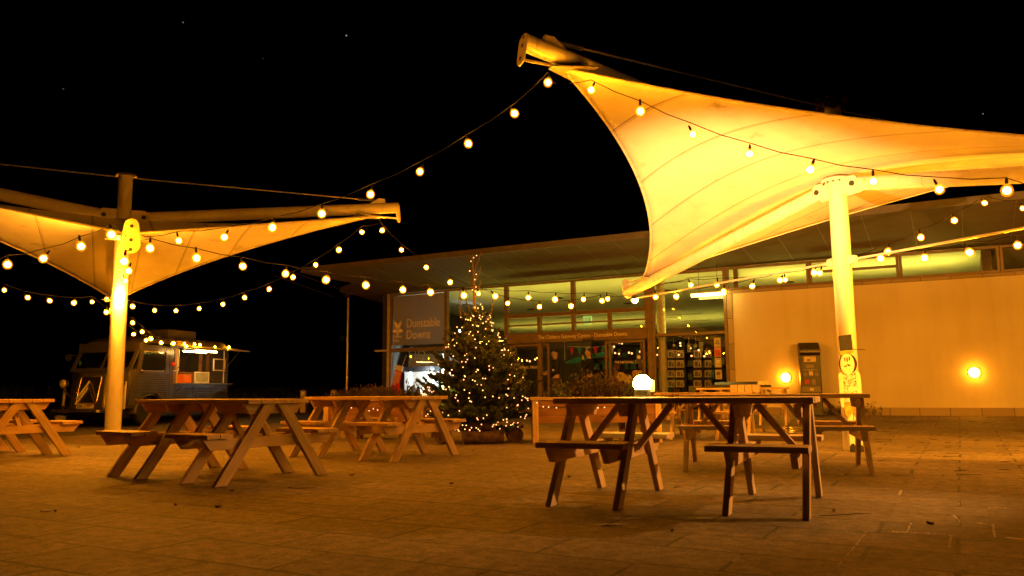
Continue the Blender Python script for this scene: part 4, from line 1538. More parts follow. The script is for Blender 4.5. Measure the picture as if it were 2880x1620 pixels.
ws = MB()
for y0, y1, z0, z1_ in ((-HW + .02, HW - .02, 1.36, 1.44), (-HW + .03, HW - .03, 1.84, 1.92), (-HW + .02, -HW + .12, 1.44, 1.84), (HW - .12, HW - .02, 1.44, 1.84), (-.03, .03, 1.44, 1.84)):
    xa, xb = wsx(z0), wsx(z1_)
    ws.add([(xa, y0, z0), (xa, y1, z0), (xb, y1, z1_), (xb, y0, z1_), (xa - .06, y0, z0), (xa - .06, y1, z0), (xb - .06, y1, z1_), (xb - .06, y0, z1_)],
           [(0, 1, 2, 3), (7, 6, 5, 4), (0, 4, 5, 1), (1, 5, 6, 2), (2, 6, 7, 3), (3, 7, 4, 0)])
WS = ws.build('windscreen', 'van', VAN)
for sy in (-1, 1):
    ya, yb = (.03, HW - .12) if sy > 0 else (-HW + .12, -.03)
    MB().add([(wsx(1.44) - .02, ya, 1.44), (wsx(1.44) - .02, yb, 1.44), (wsx(1.84) - .02, yb, 1.84), (wsx(1.84) - .02, ya, 1.84)], [(0, 1, 2, 3)]).build('pane', 'vanglass', WS)
    MB().tube([(wsx(1.43) + .01, sy * .40, 1.43), (wsx(1.70) + .012, sy * .62, 1.70)], .006, 5).build('wiper', 'black', WS)
MB().box(wsx(1.55) - .018, wsx(1.55) - .012, -.76, -.70, 1.50, 1.62).build('tax_disc', 'st_grn', WS)
MT['cabback'] = simple('cab_lining', (.45, .40, .28), .8)
MB().box(-.70, -.66, -HW + .05, HW - .05, ZB + .05, 2.0).build('bulkhead', 'cabback', VAN)
# nose
nz = [[(1.06, -.52, .44), (1.06, .52, .44), (.88, .37, 1.30), (.88, -.37, 1.30)],
      [(.66, -.91, .44), (.66, .91, .44), (.64, .89, 1.37), (.64, -.89, 1.37)],
      [(.42, -.94, .44), (.42, .94, .44), (.44, .93, 1.42), (.44, -.93, 1.42)]]
mb = MB()
vs = [V(p) for r in nz for p in r]
fs = [(0, 1, 2, 3)]
for a in (0, 4):
    for i in range(4):
        j = (i + 1) % 4
        fs.append((a + j, a + i, a + 4 + i, a + 4 + j))
mb.add(vs, fs)
mb.build('bonnet', 'van', VAN, bevel=.03)
nr = MB()
for i in range(12):
    z = .56 + i * .06
    t = (z - .44) / .86
    for sy in (-1, 1):
        y0 = .52 - .15 * t
        y1 = .91 - .02 * t
        p = V((1.06 - .18 * t, sy * y0, z)).lerp(V((.66 - .02 * t, sy * y1, z)), .12)
        q = V((.66 - .02 * t, sy * y1, z))
        e = V((.42 + .02 * t, sy * (.94 - .01 * t), z))
        nr.tube([p, q, q.lerp(e, .8)], .013, 5)
nr.build('bonnet_rib', 'van', VAN)


def nose(y, z, o=.0):
    t = (z - .44) / .86
    return V((1.06 - .18 * t + o, y, z))


gr = MB()
gy, g0, g1 = .31, .58, 1.24
gr.add([nose(-gy, g0, .006), nose(gy, g0, .006), nose(gy, g1, .006), nose(-gy, g1, .006)], [(0, 1, 2, 3)])
G = gr.build('grille', 'black', VAN)
fr = MB()
cr = []
for (sy, sz, a0) in ((1, 0, -90), (1, 1, 0), (-1, 1, 90), (-1, 0, 180)):
    for k in range(4):
        a = rad(a0 + k * 30)
        cr.append(nose(sy * (gy - .06) + .06 * math.cos(a), (g1 - .06 if sz else g0 + .06) + .06 * math.sin(a), .012))
fr.tube(cr + [cr[0]], .012, 6)
MT['gold'] = simple('brass_trim', (.75, .55, .25), .25, .9, .05)
fr.build('grille_frame', 'gold', G)
sl = MB()
for i in range(12):
    z = .64 + i * .05
    sl.bar(nose(-.28, z, .012), nose(.28, z, .012), .006, .012)
sl.build('grille_bars', 'dark_steel', G)['kind'] = 'stuff'
MT['silver'] = simple('silver_chevron', (.9, .9, .88), .35, .0, .03)
for k, (za, dz) in enumerate(((1.12, .42), (.98, .42))):
    for sy in (-1, 1):
        MB().bar(nose(0, za, .03), nose(sy * .29, za - dz, .03), .014, .055 if sy < 0 else .040, (1, 0, .2)).build('chevron_bar', 'silver' if sy < 0 else 'gold', G)
np_ = MB()
np_.add([nose(-.27, .46, .014), nose(.27, .46, .014), nose(.27, .58, .014), nose(-.27, .58, .014)], [(0, 1, 2, 3)])
MT['plate'] = simple('plate_white', (.72, .66, .48), .5, 0, .04)
NP = np_.build('number_plate', 'plate', VAN)
text('206 UYP', 'plate_lettering', .125, 'black', NP, nose(-.245, .478, .020), (rad(90 - 12), 0, rad(90)), ext=.002, sx=.92)
bp = MB().box(1.06, 1.13, -.98, .98, .36, .44).build('bumper', 'van', VAN, bevel=.02)
MB().box(1.131, 1.14, .42, .52, .37, .43).build('bumper_badge', 'silver', bp)
# front wings over the wheels and headlamps on stalks
for sy in (-1, 1):
    wg = MB()
    n = 14
    ri, ro = .40, .44
    sec = []
    for i in range(n + 1):
        a = math.pi * (i / n) * 1.05 - .1
        for (y, r) in ((.60, ro), (.92, ro), (1.0, ro - .04), (.98, ri)):
            sec.append(V((.0 + r * math.cos(a) * 1.12, sy * y, .36 + r * math.sin(a))))
    wg.add(sec, [(i * 4 + j, i * 4 + j + 1, i * 4 + 5 + j, i * 4 + 4 + j) for i in range(n) for j in range(3)])
    wg.build('wing', 'van', VAN, smooth=True)
    MB().tube([(.72, sy * .80, .70), (.90, sy * .86, .92), (.90, sy * .86, 1.02)], .022, 8).build('lamp_stalk', 'van', VAN)
    MB().bar((.82, sy * .93, .44), (.80, sy * .93, 1.10), .05, .03, (1, 0, 0)).build('lit_wing_edge', 'steel', VAN)  # pale bar stands in for light catching the wing edge
    hl = MB().lathe([(.03, -.14), (.09, -.10), (.115, -.02), (.115, .02)], (.92, sy * .86, 1.06), 18, axis=(1, 0, 0)).build('headlight', 'van', VAN, smooth='auto')
    MT['lens'] = simple('lamp_glass', (.75, .72, .6), .12, .3, .03)
    MB().lathe([(.105, .021), (.09, .04), (.05, .05), (.003, .052)], (.92, sy * .86, 1.06), 18, axis=(1, 0, 0)).build('lens', 'lens', hl, smooth=True)
for x in (0, -2.72):
    for sy in (-1, 1):
        y = sy * .80
        wh = MB().lathe([(.20, -.08), (.33, -.09), (.36, -.06), (.36, .06), (.33, .09), (.20, .08)], (x, y, .36), 26, axis=(0, 1, 0)).build('wheel', 'rubber', VAN, smooth='auto')
        MB().lathe([(.20, -.05), (.20, .05), (.12, .06), (.10, .03), (.06, .05), (.02, .06)] if sy > 0 else [(.02, -.06), (.06, -.05), (.10, -.03), (.12, -.06), (.20, -.05), (.20, .05)], (x, y, .36), 20, axis=(0, 1, 0)).build('rim', 'galv', wh, smooth='auto')
MB().tube([(-2.72 + .46 * math.cos(math.pi * i / 12), HW + .01, .40 + .44 * math.sin(math.pi * i / 12)) for i in range(13) if -2.72 + .46 * math.cos(math.pi * i / 12) > XR + .02], .02, 6).build('wheel_arch', 'van', VAN)
MB().box(-2.6, .6, -.7, .7, .22, ZB - .01).build('chassis', 'black', VAN)
# hatch: raised flap, counter shelf, interior
MT['hatch'] = simple('hatch_panel', (.45, .42, .34), .5)
hf = MB().bar((-1.86, HW + .02, 2.06), (-1.86, HW + .72, 1.96), 2.30, .022, (0, 0, 1))
hf.build('hatch_flap', 'hatch', VAN)
for x in (-.95, -2.85):
    MB().tube([(x, HW, 1.45), (x, HW + .5, 1.97)], .010, 5).build('gas_strut', 'dark_steel', VAN)
    MB().tube([(x, HW - .02, 1.05), (x, HW - .02, 2.0)], .018, 6).build('hatch_jamb', 'pilaster', VAN)
    MB().tube([(x, HW + .0, .86), (x, HW + .24, 1.03)], .010, 5).build('shelf_bracket', 'dark_steel', VAN)
MB().box(-3.0, -.84, HW + .001, HW + .19, 1.042, 1.072).build('counter_shelf', 'galv', VAN, bevel=.004)
MT['vwood'] = wood('van_plywood', (.16, .07, .025), (.26, .12, .05), .3)
MB().box(-2.98, -.80, -HW + .045, -HW + .06, 1.04, 1.40).build('inner_panel', 'vwood', VAN)
MB().box(-2.98, -.80, .30, .34, .95, 1.36).build('counter_front', 'vwood', VAN)
MB().box(-2.98, -.80, -.10, .36, 1.361, 1.385).build('worktop', 'vwood', VAN)
MT['frosted'] = simple('frosted_panel', (.42, .44, .36), .6)
rp = [(x, z) for x, z in ((-1.80, 1.46), (-1.74, 1.42), (-2.46, 1.42), (-2.52, 1.46), (-2.52, 1.86), (-2.46, 1.90), (-1.80, 1.90), (-1.74, 1.86))]
MB().prism([(-1.70, 1.50), (-1.76, 1.44), (-2.44, 1.44), (-2.50, 1.50), (-2.50, 1.86), (-2.44, 1.92), (-1.76, 1.92), (-1.70, 1.86)], (0, -.50, 0), (1, 0, 0), (0, 0, 1), .02).build('inner_window', 'frosted', VAN)
MB().box(-2.98, -.80, -.55, -.52, 1.36, 2.0).build('inner_wall', 'shelf', VAN)
for x in (-1.56, -2.62, -2.93):
    MB().box(x - .03, x + .03, .28, .36, 1.386, 2.0).build('post', 'vwood', VAN)
fw = MB()
for a in (((-.92, 1.40), (-1.36, 1.40)), ((-.92, 1.98), (-1.36, 1.98)), ((-.92, 1.40), (-.92, 1.98)), ((-1.36, 1.40), (-1.36, 1.98))):
    fw.bar((a[0][0], .62, a[0][1]), (a[1][0], .62, a[1][1]), .025, .025, (0, 1, 0))
fw.build('side_screen', 'pilaster', VAN)


def van_pt(x, y, z):
    return VO + vf * x + vl * y + V((0, 0, z))


VR = math.atan2(vf.y, vf.x)
MT['orange'] = simple('orange_card', (.75, .20, .02), .6)
o = tag(MB().box(-.15, .15, -.1, .1, 0, .22).build('cardboard_box', 'orange', bevel=.004, origin=(0, 0, 0)), 'small orange box standing on the food van counter', 'box')
o.location = van_pt(-1.08, HW + .12, 1.073)
o.rotation_euler.z = VR
for (x, y, z, w_, h, lb) in ((-1.78, HW + .10, 1.073, .58, .30, 'white framed glass display case on the food van counter'), (-2.66, HW - .03, 1.42, .50, .34, 'small framed chalkboard hanging at the rear of the food van hatch')):
    pf2 = thing('framed_board', van_pt(x, y, z), lb, 'framed board', rz=VR)
    mb = MB()
    for a, b_ in (((-w_ / 2, .015), (w_ / 2, .015)), ((-w_ / 2, h - .015), (w_ / 2, h - .015)), ((-w_ / 2 + .015, .03), (-w_ / 2 + .015, h - .03)), ((w_ / 2 - .015, .03), (w_ / 2 - .015, h - .03))):
        mb.bar((a[0], 0, a[1]), (b_[0], 0, b_[1]), .03, .03, (0, 1, 0))
    mb.build('board_frame', 'white', pf2)
    MB().box(-w_ / 2 + .03, w_ / 2 - .03, -.01, .004, .03, h - .03).build('board', 'frosted' if h < .32 else 'shelf', pf2)
vt = thing('tube_light', van_pt(-1.35, HW + .56, 1.94), 'short white tube light under the front of the raised hatch flap', 'tube light', rz=VR)
MB().tube([(-.42, 0, -.04), (.42, 0, -.04)], .022, 8).build('tube', 'vantube', vt)
MB().bar((-.38, 0, -.005), (.38, 0, -.005), .06, .025).build('fitting', 'white', vt)
vi = thing('tube_light', van_pt(-1.9, HW - .25, 1.97), 'tube light inside the ceiling of the food van hatch', 'tube light', rz=VR)
MB().tube([(-.45, 0, -.04), (.45, 0, -.04)], .018, 8).build('tube', 'vantube2', vi)
MB().bar((-.48, 0, -.008), (.48, 0, -.008), .05, .02).build('fitting', 'white', vi)
vb = thing('light_string', van_pt(-1.0, HW + .15, 2.09), 'few small bulbs lying along the raised hatch flap of the food van', 'string lights')
for k, (x, y, z) in enumerate(((-1.05, .1, 2.10), (-1.2, .3, 2.09), (-1.35, .35, 2.08), (-2.95, .05, 2.10), (-1.9, .4, 2.05), (-2.4, .45, 2.04))):
    b = copy_tree(BULB0)
    b.parent = vb
    b.location = van_pt(x, HW + y, z) - vb.location
    if k > 3:
        b.scale = (.5, .5, .5)
bk = thing('metal_bucket', van_pt(.80, -1.02, .0), 'dented white metal bucket standing beside the front bumper of the van', 'bucket')
MB().lathe([(.10, 0), (.105, .01), (.135, .26), (.142, .27), (.138, .28), (.128, .27), (.10, .03)], (0, 0, 0), 20).build('bucket_body', 'white', bk, smooth='auto')
MB().tube([(.135 * math.cos(t), .02, .26 - .10 * math.sin(t)) for t in lin(0, math.pi, 9)], .005, 5).build('handle', 'galv', bk)


# ---------------------------------------------------------------- Christmas tree
TB = V((-.58, 12.95, gz((-.58, 12.95))))
TH = 3.05
tree = thing('christmas_tree', TB, 'tall Christmas tree with a bare spiky top, standing on logs before the entrance', 'tree')
MB().tube([(0, 0, .15), (.01, 0, 1.0), (-.02, .01, 1.9), (-.03, 0, 2.5), (-.06, 0, 3.04)], [.07, .05, .028, .015, .007], 9).build('trunk', 'bark', tree, smooth=True)


def prof(z):
    """crown half-width"""
    pts = [(.22, .62), (.45, .80), (.75, .78), (1.05, .64), (1.4, .50), (1.75, .33), (2.0, .20), (2.3, .07), (2.6, .05), (3.1, .02)]
    for (a, b), (c, d) in zip(pts, pts[1:]):
        if a <= z <= c:
            return b + (d - b) * (z - a) / (c - a)
    return .5 if z < .3 else .02


cr, br = MB(), MB()


def needles(p, q, n, L, spread=1.):
    d = (q - p).normalized()
    a = d.orthogonal().normalized()
    b = d.cross(a)
    for i in range(n):
        t = R.random()
        th = R.uniform(0, 6.28)
        c = p.lerp(q, t)
        o = (a * math.cos(th) + b * math.sin(th)) * spread + d * R.uniform(.3, .9)
        o.normalize()
        e = c + o * L * R.uniform(.7, 1.2)
        w = d.cross(o).normalized() * .0075
        cr.add([c - w, c + w, e], [(0, 1, 2)])


def branch(p, d, L, lvl=0):
    q = p + d * L
    m = p.lerp(q, .5) - V((0, 0, .06 * L))
    br.tube([p, m, q], [.012 if lvl == 0 else .006, .008 if lvl == 0 else .004, .003], 4, caps=False)
    needles(m, q, int(105 * L / .5) + 8, .046)
    needles(p, m, int(60 * L / .5), .052)
    if lvl == 0:
        for k in range(int(9 * L / .6) + 2):
            t = R.uniform(.25, .98)
            c = p.lerp(m, t * 2) if t < .5 else m.lerp(q, t * 2 - 1)
            sd = d.cross(V((0, 0, 1))).normalized() * R.choice((-1, 1))
            dd = (d * .75 + sd * R.uniform(.35, .8) + V((0, 0, R.uniform(-.05, .35)))).normalized()
            branch(c, dd, L * R.uniform(.22, .42), 1)


z = .22
while z < 2.0:
    n = 9 if z < 1.3 else 7
    a0 = R.uniform(0, 6.28)
    for k in range(n):
        a = a0 + 6.28 * k / n + R.gauss(0, .15)
        wv = prof(z + .15) * R.uniform(.82, 1.10)
        el = .22 + .30 * (z / 2) + R.gauss(0, .10)
        d = V((math.cos(a) * math.cos(el), math.sin(a) * math.cos(el), math.sin(el)))
        branch(V((0, 0, z + R.uniform(-.04, .04))), d, max(.14, wv / math.cos(el)))
    z += .125 if z < 1.5 else .17
for zz, n in ((2.32, 4), (2.55, 3), (2.78, 2)):
    for k in range(n):
        a = R.uniform(0, 6.28)
        p = V((-.02, 0, zz))
        q = p + V((math.cos(a) * .10, math.sin(a) * .10, .24))
        br.tube([p, p.lerp(q, .5) + V((math.cos(a) * .02, math.sin(a) * .02, -.02)), q], [.010, .008, .006], 5)
for a, zz, h in ((2.7, 1.75, .62), (3.6, 1.7, .5), (.4, 1.8, .45), (-.4, 1.65, .5), (2.2, 1.9, .5)):
    p = V((.05 * math.cos(a), .05 * math.sin(a), zz))
    q = p + V((math.cos(a) * .22, math.sin(a) * .22, h * .6))
    e = q + V((math.cos(a) * .03, math.sin(a) * .03, h * .55))
    br.tube([p, q, e], [.009, .007, .004], 5)
    needles(p, q, 40, .05)
    needles(q, e, 16, .03)
cr.build('crown', 'needle', tree)
br.build('branches', 'bark', tree)
# lights wound round the tree
fl2 = thing('fairy_light_string', TB, 'fairy lights with warm tiny bulbs wound round the Christmas tree', 'fairy lights')
fb0 = MB().ball((0, 0, 0), .009, 8, 6).build('fairy_bulb', 'fairy', fl2, smooth=True)
pts = []
while len(pts) < 250:
    zz = .18 + 2.8 * R.random() ** 1.25
    if zz > 2.0 and R.random() < .82:
        continue
    a = R.gauss(-math.pi / 2, 1.15)
    r = prof(zz) * R.uniform(.86, 1.10) + .03
    pts.append(V((r * math.cos(a) - (.03 if zz > 2.2 else 0), r * math.sin(a), zz)))
pts.sort(key=lambda p: p.y)
for i, p in enumerate(pts[:100]):
    b = fb0 if i == 0 else fb0.copy()
    if i:
        col.objects.link(b)
        b.parent = fl2
    b.location = p
mb = MB()
for p in pts[100:]:
    mb.ball(p, .009, 6, 5)
mb.build('fairy_bulbs', 'fairy', fl2, smooth=True)['kind'] = 'stuff'
wp = sorted(pts, key=lambda p: p.z)
# logs and dark tub at the foot
MT['tub'] = simple('dark_tub', (.03, .025, .02), .7)
tb2 = thing('tree_tub', TB, 'dark round tub holding the Christmas tree', 'tub')
MB().lathe([(.20, .0), (.24, .25), (.25, .26), (.22, .26)], (0, 0, 0), 20).build('tub_body', 'tub', tb2, smooth='auto')
MT['log'] = simple('log_bark', (.10, .055, .028), .9, 0, .35, 14, .6)
for (x, y, z, L, a, r, lb) in ((-.50, -.30, .10, .34, 80, .10, 'short log end under the left side of the Christmas tree'), (.12, -.48, .095, .62, 12, .10, 'long log lying across the front of the tree tub'),
                           (-.10, -.34, .27, .80, -6, .085, 'log resting on top of the front logs under the tree'), (.60, -.15, .12, .36, 95, .12, 'thick log end under the right side of the Christmas tree')):
    dd = V((math.cos(rad(a)), math.sin(rad(a)), 0))
    pp = [(-dd * L / 2 + dd * L * t + V((0, 0, .008 * math.sin(t * 9)))) for t in lin(0, 1, 6)]
    lg = MB().tube(pp, [r * R.uniform(.92, 1.08) for _ in pp], 12).build('log', 'log', smooth='auto', origin=(0, 0, 0))
    lg.location = TB + V((x, y, z))
    tag(lg, lb, 'log', 'logs at the foot of the Christmas tree')


# ---------------------------------------------------------------- planters
def leafy(name, m, par, pts, size):
    mb = MB()
    for c, n, rx, rz_ in pts:
        for i in range(n):
            p = V(c) + V((R.gauss(0, rx), R.gauss(0, rx), abs(R.gauss(0, rz_))))
            u = V((R.gauss(0, .6), R.gauss(0, .6), 1)).normalized() * size * R.uniform(.6, 1.3)
            w_ = u.orthogonal().normalized() * size * .25
            mb.add([p - w_, p + w_, p + u], [(0, 1, 2)])
    return mb.build(name, m, par)


def planter(loc, L, W, H, zb, rz, label):
    p = thing('wooden_planter', loc, label, 'planter', 'raised wooden planters in front of the entrance', rz=rz)
    for y in (-W / 2 + .02, W / 2 - .02):
        mb = MB()
        for k in range(3):
            h = (H - zb - .05) / 3
            mb.box(-L / 2 + .09, L / 2 - .09, y - .018, y + .018, zb + k * h + .002, zb + (k + 1) * h - .002)
        mb.build('side_panel', 'planter_board', p, bevel=.003)
    for x in (-L / 2 + .03, L / 2 - .03):
        mb = MB()
        for k in range(3):
            h = (H - zb - .05) / 3
            mb.box(x - .018, x + .018, -W / 2 + .09, W / 2 - .09, zb + k * h + .002, zb + (k + 1) * h - .002)
        mb.build('end_panel', 'planter_board', p, bevel=.003)
    for x in (-L / 2 + .045, L / 2 - .045):
        for y in (-W / 2 + .03, W / 2 - .03):
            MB().box(x - .045, x + .045, y - .045, y + .045, 0, H - .052).build('leg', 'pine', p, bevel=.004)
    for x in (-L * .22, L * .22):
        MB().box(x - .045, x + .045, -.05, .05, 0, zb).build('leg', 'pine_dark', p, bevel=.004)
    mb = MB()
    mb.box(-L / 2 - .03, L / 2 + .03, -W / 2 - .03, -W / 2 + .09, H - .05, H - .01)
    mb.box(-L / 2 - .03, L / 2 + .03, W / 2 - .09, W / 2 + .03, H - .05, H - .01)
    mb.box(-L / 2 - .03, -L / 2 + .09, -W / 2 + .092, W / 2 - .092, H - .05, H - .01)
    mb.box(L / 2 - .09, L / 2 + .03, -W / 2 + .092, W / 2 - .092, H - .05, H - .01)
    mb.build('rim', 'pine', p, bevel=.003)
    MB().box(-L / 2 + .06, L / 2 - .06, -W / 2 + .06, W / 2 - .06, zb + .02, H - .07).build('soil', 'grass_soil', p)
    return p


PA = planter(V((1.27, 12.85, 0)), 1.95, .85, .70, .30, 0, 'raised wooden planter with a heather bush, behind the nearest picnic table')
PB = planter(V((-2.25, 14.0, 0)), 1.75, .80, .70, .30, rad(-12), 'raised wooden planter of heather left of the Christmas tree')


def plant(name, par, x, y, z, label, cat, m, n, rx, rz_, size, grp=None):
    t = thing(name, par.matrix_basis @ V((x, y, z)), label, cat, grp)
    leafy('foliage', m, t, [((R.uniform(-rx, rx), R.uniform(-rx, rx), R.uniform(0, rz_ * .5)), n // 6, rx * .55, rz_) for _ in range(6)], size)
    mb = MB()
    for i in range(14):
        a = R.uniform(0, 6.28)
        mb.tube([(0, 0, -.03), (math.cos(a) * rx * .6, math.sin(a) * rx * .6, rz_ * .8), (math.cos(a) * rx, math.sin(a) * rx, rz_ * 1.7)], .004, 4, False)
    mb.build('stems', 'bark', t)
    return t


bpy.context.view_layer.update()
plant('heather_plant', PA, .05, -.02, .64, 'dark reddish heather bush in the middle of the planter behind the nearest table', 'plant', 'heather', 2600, .24, .15, .05)
plant('herb_plant', PA, -.55, -.1, .64, 'small grey-green herb at the left end of the planter behind the nearest table', 'plant', 'herb', 420, .12, .08, .06)
plant('herb_plant', PA, .62, -.05, .64, 'bright yellow-green herb at the right end of the planter by the doors', 'plant', 'herb', 700, .17, .10, .07)
plant('heather_plant', PB, -.15, .0, .64, 'dark reddish heather spreading over the middle of the left planter', 'plant', 'heather', 2200, .26, .08, .05)
plant('heather_plant', PB, -.62, -.05, .64, 'low brown heather at the left end of the left planter', 'plant', 'heather', 800, .18, .05, .05)
plant('herb_plant', PB, .55, -.1, .64, 'spiky green herb in front of the fireplace prop in the left planter', 'plant', 'herb', 300, .12, .10, .07)
for P_, lst, lb in ((PA, [(1510, 1133), (1528, 1144), (1543, 1145), (1565, 1147), (1682, 1147), (1700, 1146)], 'tiny warm lights along the front boards of the planter behind the nearest table'),
                    (PB, [(938, 1149), (988, 1147), (1038, 1155), (1050, 1150), (1062, 1153), (1090, 1144)], 'tiny warm lights along the front boards of the left planter')):
    yl = -.85 / 2 - .03 if P_ is PA else -.80 / 2 - .02
    t = thing('fairy_light_string', P_.location + V((0, 0, .6)), lb, 'fairy lights')
    n0 = V((0, -1, 0)) if P_ is PA else V((math.sin(rad(-12)), -math.cos(rad(-12)), 0))
    pp = []
    for px, py in lst:
        p = on_plane(px, py, P_.location + n0 * (abs(yl) + .02), n0)
        b = fb0.copy()
        col.objects.link(b)
        b.parent = t
        b.location = p - t.location
        pp.append(p - t.location + n0 * .004 + V((0, 0, .012)))
    MB().tube(pp, .003, 4).build('wire', 'cable', t)
# ---------------------------------------------------------------- plywood soldier cut-out
SP = on_ground(2404, 1272)
sd = thing('plywood_soldier', SP, 'white painted plywood toy soldier in a tall black hat by the bright canopy pole', 'cut-out figure', rz=rad(6))
S = 1 / 217.


def sq(pts):
    return [((x - 2392) * S, (1266 - y) * S) for x, y in pts]


def ell(cx_, cy_, rx, ry, n=22):
    return [(cx_ + rx * math.cos(2 * math.pi * k / n), cy_ + ry * math.sin(2 * math.pi * k / n)) for k in range(n)]


def ply(name, pts, m, y, th=.012):
    return MB().prism(sq(pts), (0, y, 0), (1, 0, 0), (0, 0, 1), th).build(name, m, sd, bevel=.002)


MT['ply_white'] = simple('ply_white_paint', (.80, .78, .72), .6, 0, .05, 14)


def worn():
    m, nt, b = mat('worn_paint')
    tc_ = N(nt, 'ShaderNodeTexCoord')
    n1 = N(nt, 'ShaderNodeTexNoise')
    n1.inputs['Scale'].default_value = 24
    n1.inputs['Detail'].default_value = 8
    n1.inputs['Roughness'].default_value = .8
    nt.links.new(tc_.outputs['Object'], n1.inputs['Vector'])
    nt.links.new(ramp(nt, n1.outputs['Fac'], [(.44, (.05, .04, .05)), (.52, (.75, .72, .68))]), b.inputs['Base Color'])
    b.inputs['Roughness'].default_value = .6
    return m


MT['worn'] = worn()
MT['yellow'] = simple('mustard_paint', (.62, .40, .03), .6, 0, .3, 14)
MT['hat'] = simple('hat_paint', (.010, .008, .006), .7, 0, .5, 18)
ply('hat', [(2366, 952), (2402, 947), (2404, 990), (2368, 993)], 'hat', 0, .014)
ply('hat_brim', [(2364, 994), (2406, 990), (2406, 999), (2364, 1004)], 'yellow', -.004, .02)
ply('hair', ell(2389, 1028, 26, 28), 'hat', .008)
ply('head', ell(2385, 1029, 20, 29), 'ply_white', -.006)
fc = MB()
for x, y, rx, ry in ((2378, 1016, 1.6, 6), (2384.5, 1017, 1.8, 7.5), (2391, 1014, 1.6, 6)):
    fc.prism(sq(ell(x, y, rx, ry, 10)), (0, -.014, 0), (1, 0, 0), (0, 0, 1), .003)
fc.prism(sq([(2373, 1033), (2376, 1037), (2381, 1037), (2384, 1031), (2388, 1035), (2393, 1034), (2390, 1030), (2384, 1029), (2380, 1034)]), (0, -.014, 0), (1, 0, 0), (0, 0, 1), .003)
fc.build('painted_face', 'hat', sd)
ply('tunic', [(2368, 1055), (2410, 1053), (2411, 1130), (2369, 1132)], 'worn', 0, .013)
ply('belt', [(2382, 1092), (2410, 1090), (2410, 1102), (2382, 1104)], 'ply_white', -.009, .006)
ply('arm', [(2358, 1058), (2362, 1052), (2368, 1052), (2370, 1060), (2370, 1142), (2366, 1148), (2361, 1144), (2359, 1130)], 'ply_white', -.003)
ply('arm', [(2407, 1052), (2412, 1048), (2418, 1052), (2421, 1065), (2422, 1142), (2418, 1149), (2412, 1147), (2410, 1135)], 'ply_white', -.003)
ply('tunic_skirt', [(2371, 1133), (2411, 1131), (2417, 1150), (2414, 1172), (2404, 1178), (2392, 1160), (2380, 1176), (2371, 1165), (2369, 1148)], 'yellow', -.003)
ply('trouser_leg', [(2377, 1150), (2393, 1150), (2395, 1250), (2380, 1250)], 'ply_white', .004)
ply('trouser_leg', [(2394.5, 1150), (2412, 1150), (2416, 1250), (2397, 1250)], 'ply_white', .004)
ply('boot', [(2379, 1267), (2379, 1250), (2385, 1243), (2391, 1243), (2396, 1252), (2397, 1267)], 'hat', -.003)
ply('boot', [(2398, 1267), (2398, 1252), (2404, 1244), (2410, 1244), (2417, 1252), (2419, 1267)], 'hat', -.003)
MB().tube([(2405 * S - 2392 * S, .01, (1266 - 988) * S), (2443 * S - 2392 * S, .02, (1266 - 990) * S)], .005, 5).build('hat_stick', 'bark', sd)
MB().bar((.02, .012, .5), (.02, .045, .02), .05, .012).build('prop_strut', 'pine', sd)

# ---------------------------------------------------------------- pay machine
mx_ = fac(2281, 1100, -.42)[0]
MC = thing('pay_machine', f2w(mx_, -.42, zpave(0, -.42)), 'dark parking pay machine with a lit label panel standing against the rendered wall', 'pay machine', rz=rad(-14))
MT['mach'] = simple('machine_paint', (.030, .024, .016), .4, .2, .2, 6)
MT['mach2'] = simple('machine_trim', (.16, .12, .07), .45, .2)
wM = .235
mb = MB()
mb.prism([(-.16, 0), (.18, 0), (.18, 1.70), (.05, 1.73), (-.20, 1.56), (-.20, 1.50), (-.13, 1.42), (-.13, .0)], (0, 0, 0), (0, 1, 0), (0, 0, 1), wM * 2)
mb.build('cabinet', 'mach', MC, bevel=.012)
MB().bar((-wM + .01, -.205, 1.50), (wM - .01, -.205, 1.50), .012, .035).build('head_edge', 'mach2', MC)
mb = MB().prism([(-.19, .85), (.19, .85), (.19, 1.36), (.14, 1.42), (-.14, 1.42), (-.19, 1.36)], (0, -.137, 0), (1, 0, 0), (0, 0, 1), .012)
FPn = mb.build('front_panel', 'mach', MC, bevel=.004)
MT['lab'] = simple('label_cream', (.66, .50, .24), .5, 0, .1, 20)
bb(-.14, .13, -.152, -.144, 1.26, 1.39).build('tariff_label', 'lab', FPn)
bb(-.07, .0, -.156, -.1525, 1.28, 1.33).build('label_logo', 'mach2', FPn)
bb(-.10, .08, -.15, -.144, 1.12, 1.20).build('display', 'mach2', FPn)
for k in range(4):
    MB().lathe([(.014, 0), (.014, .01)], (-.06 + k * .04, -.144, 1.075), 8, axis=(0, -1, 0)).build('button', 'lab', FPn)
for x in (-.13, .12):
    MB().lathe([(.028, 0), (.028, .012)], (x, -.144, 1.07), 12, axis=(0, -1, 0)).build('coin_slot', 'mach2', FPn)
    MB().lathe([(.05, 0), (.045, .014)], (x + .01, -.144, .97), 14, axis=(0, -1, 0)).build('dial', 'mach2', FPn)
bb(-.04, .05, -.153, -.144, .94, 1.04).build('card_label', 'lab', FPn)
bb(-.15, -.03, -.153, -.144, .74, .85).build('receipt_flap', 'st_red', MC)
bb(.01, .10, -.153, -.137, .72, .85).build('keypad', 'mach2', MC)
bb(-.20, .20, -.146, -.137, .56, .68).build('ticket_tray', 'mach2', MC)
bb(-.04, .05, -.152, -.1465, .58, .65).build('tray_window', 'lab', MC)
bb(-.15, .16, -.142, -.132, .36, .50).build('notice', 'lab', MC)
wd_ = thing('weed_clump', f2w(mx_ + .75, -.22, zpave(0, -.2)), 'dark straggly weeds growing at the wall foot beside the pay machine', 'weeds')
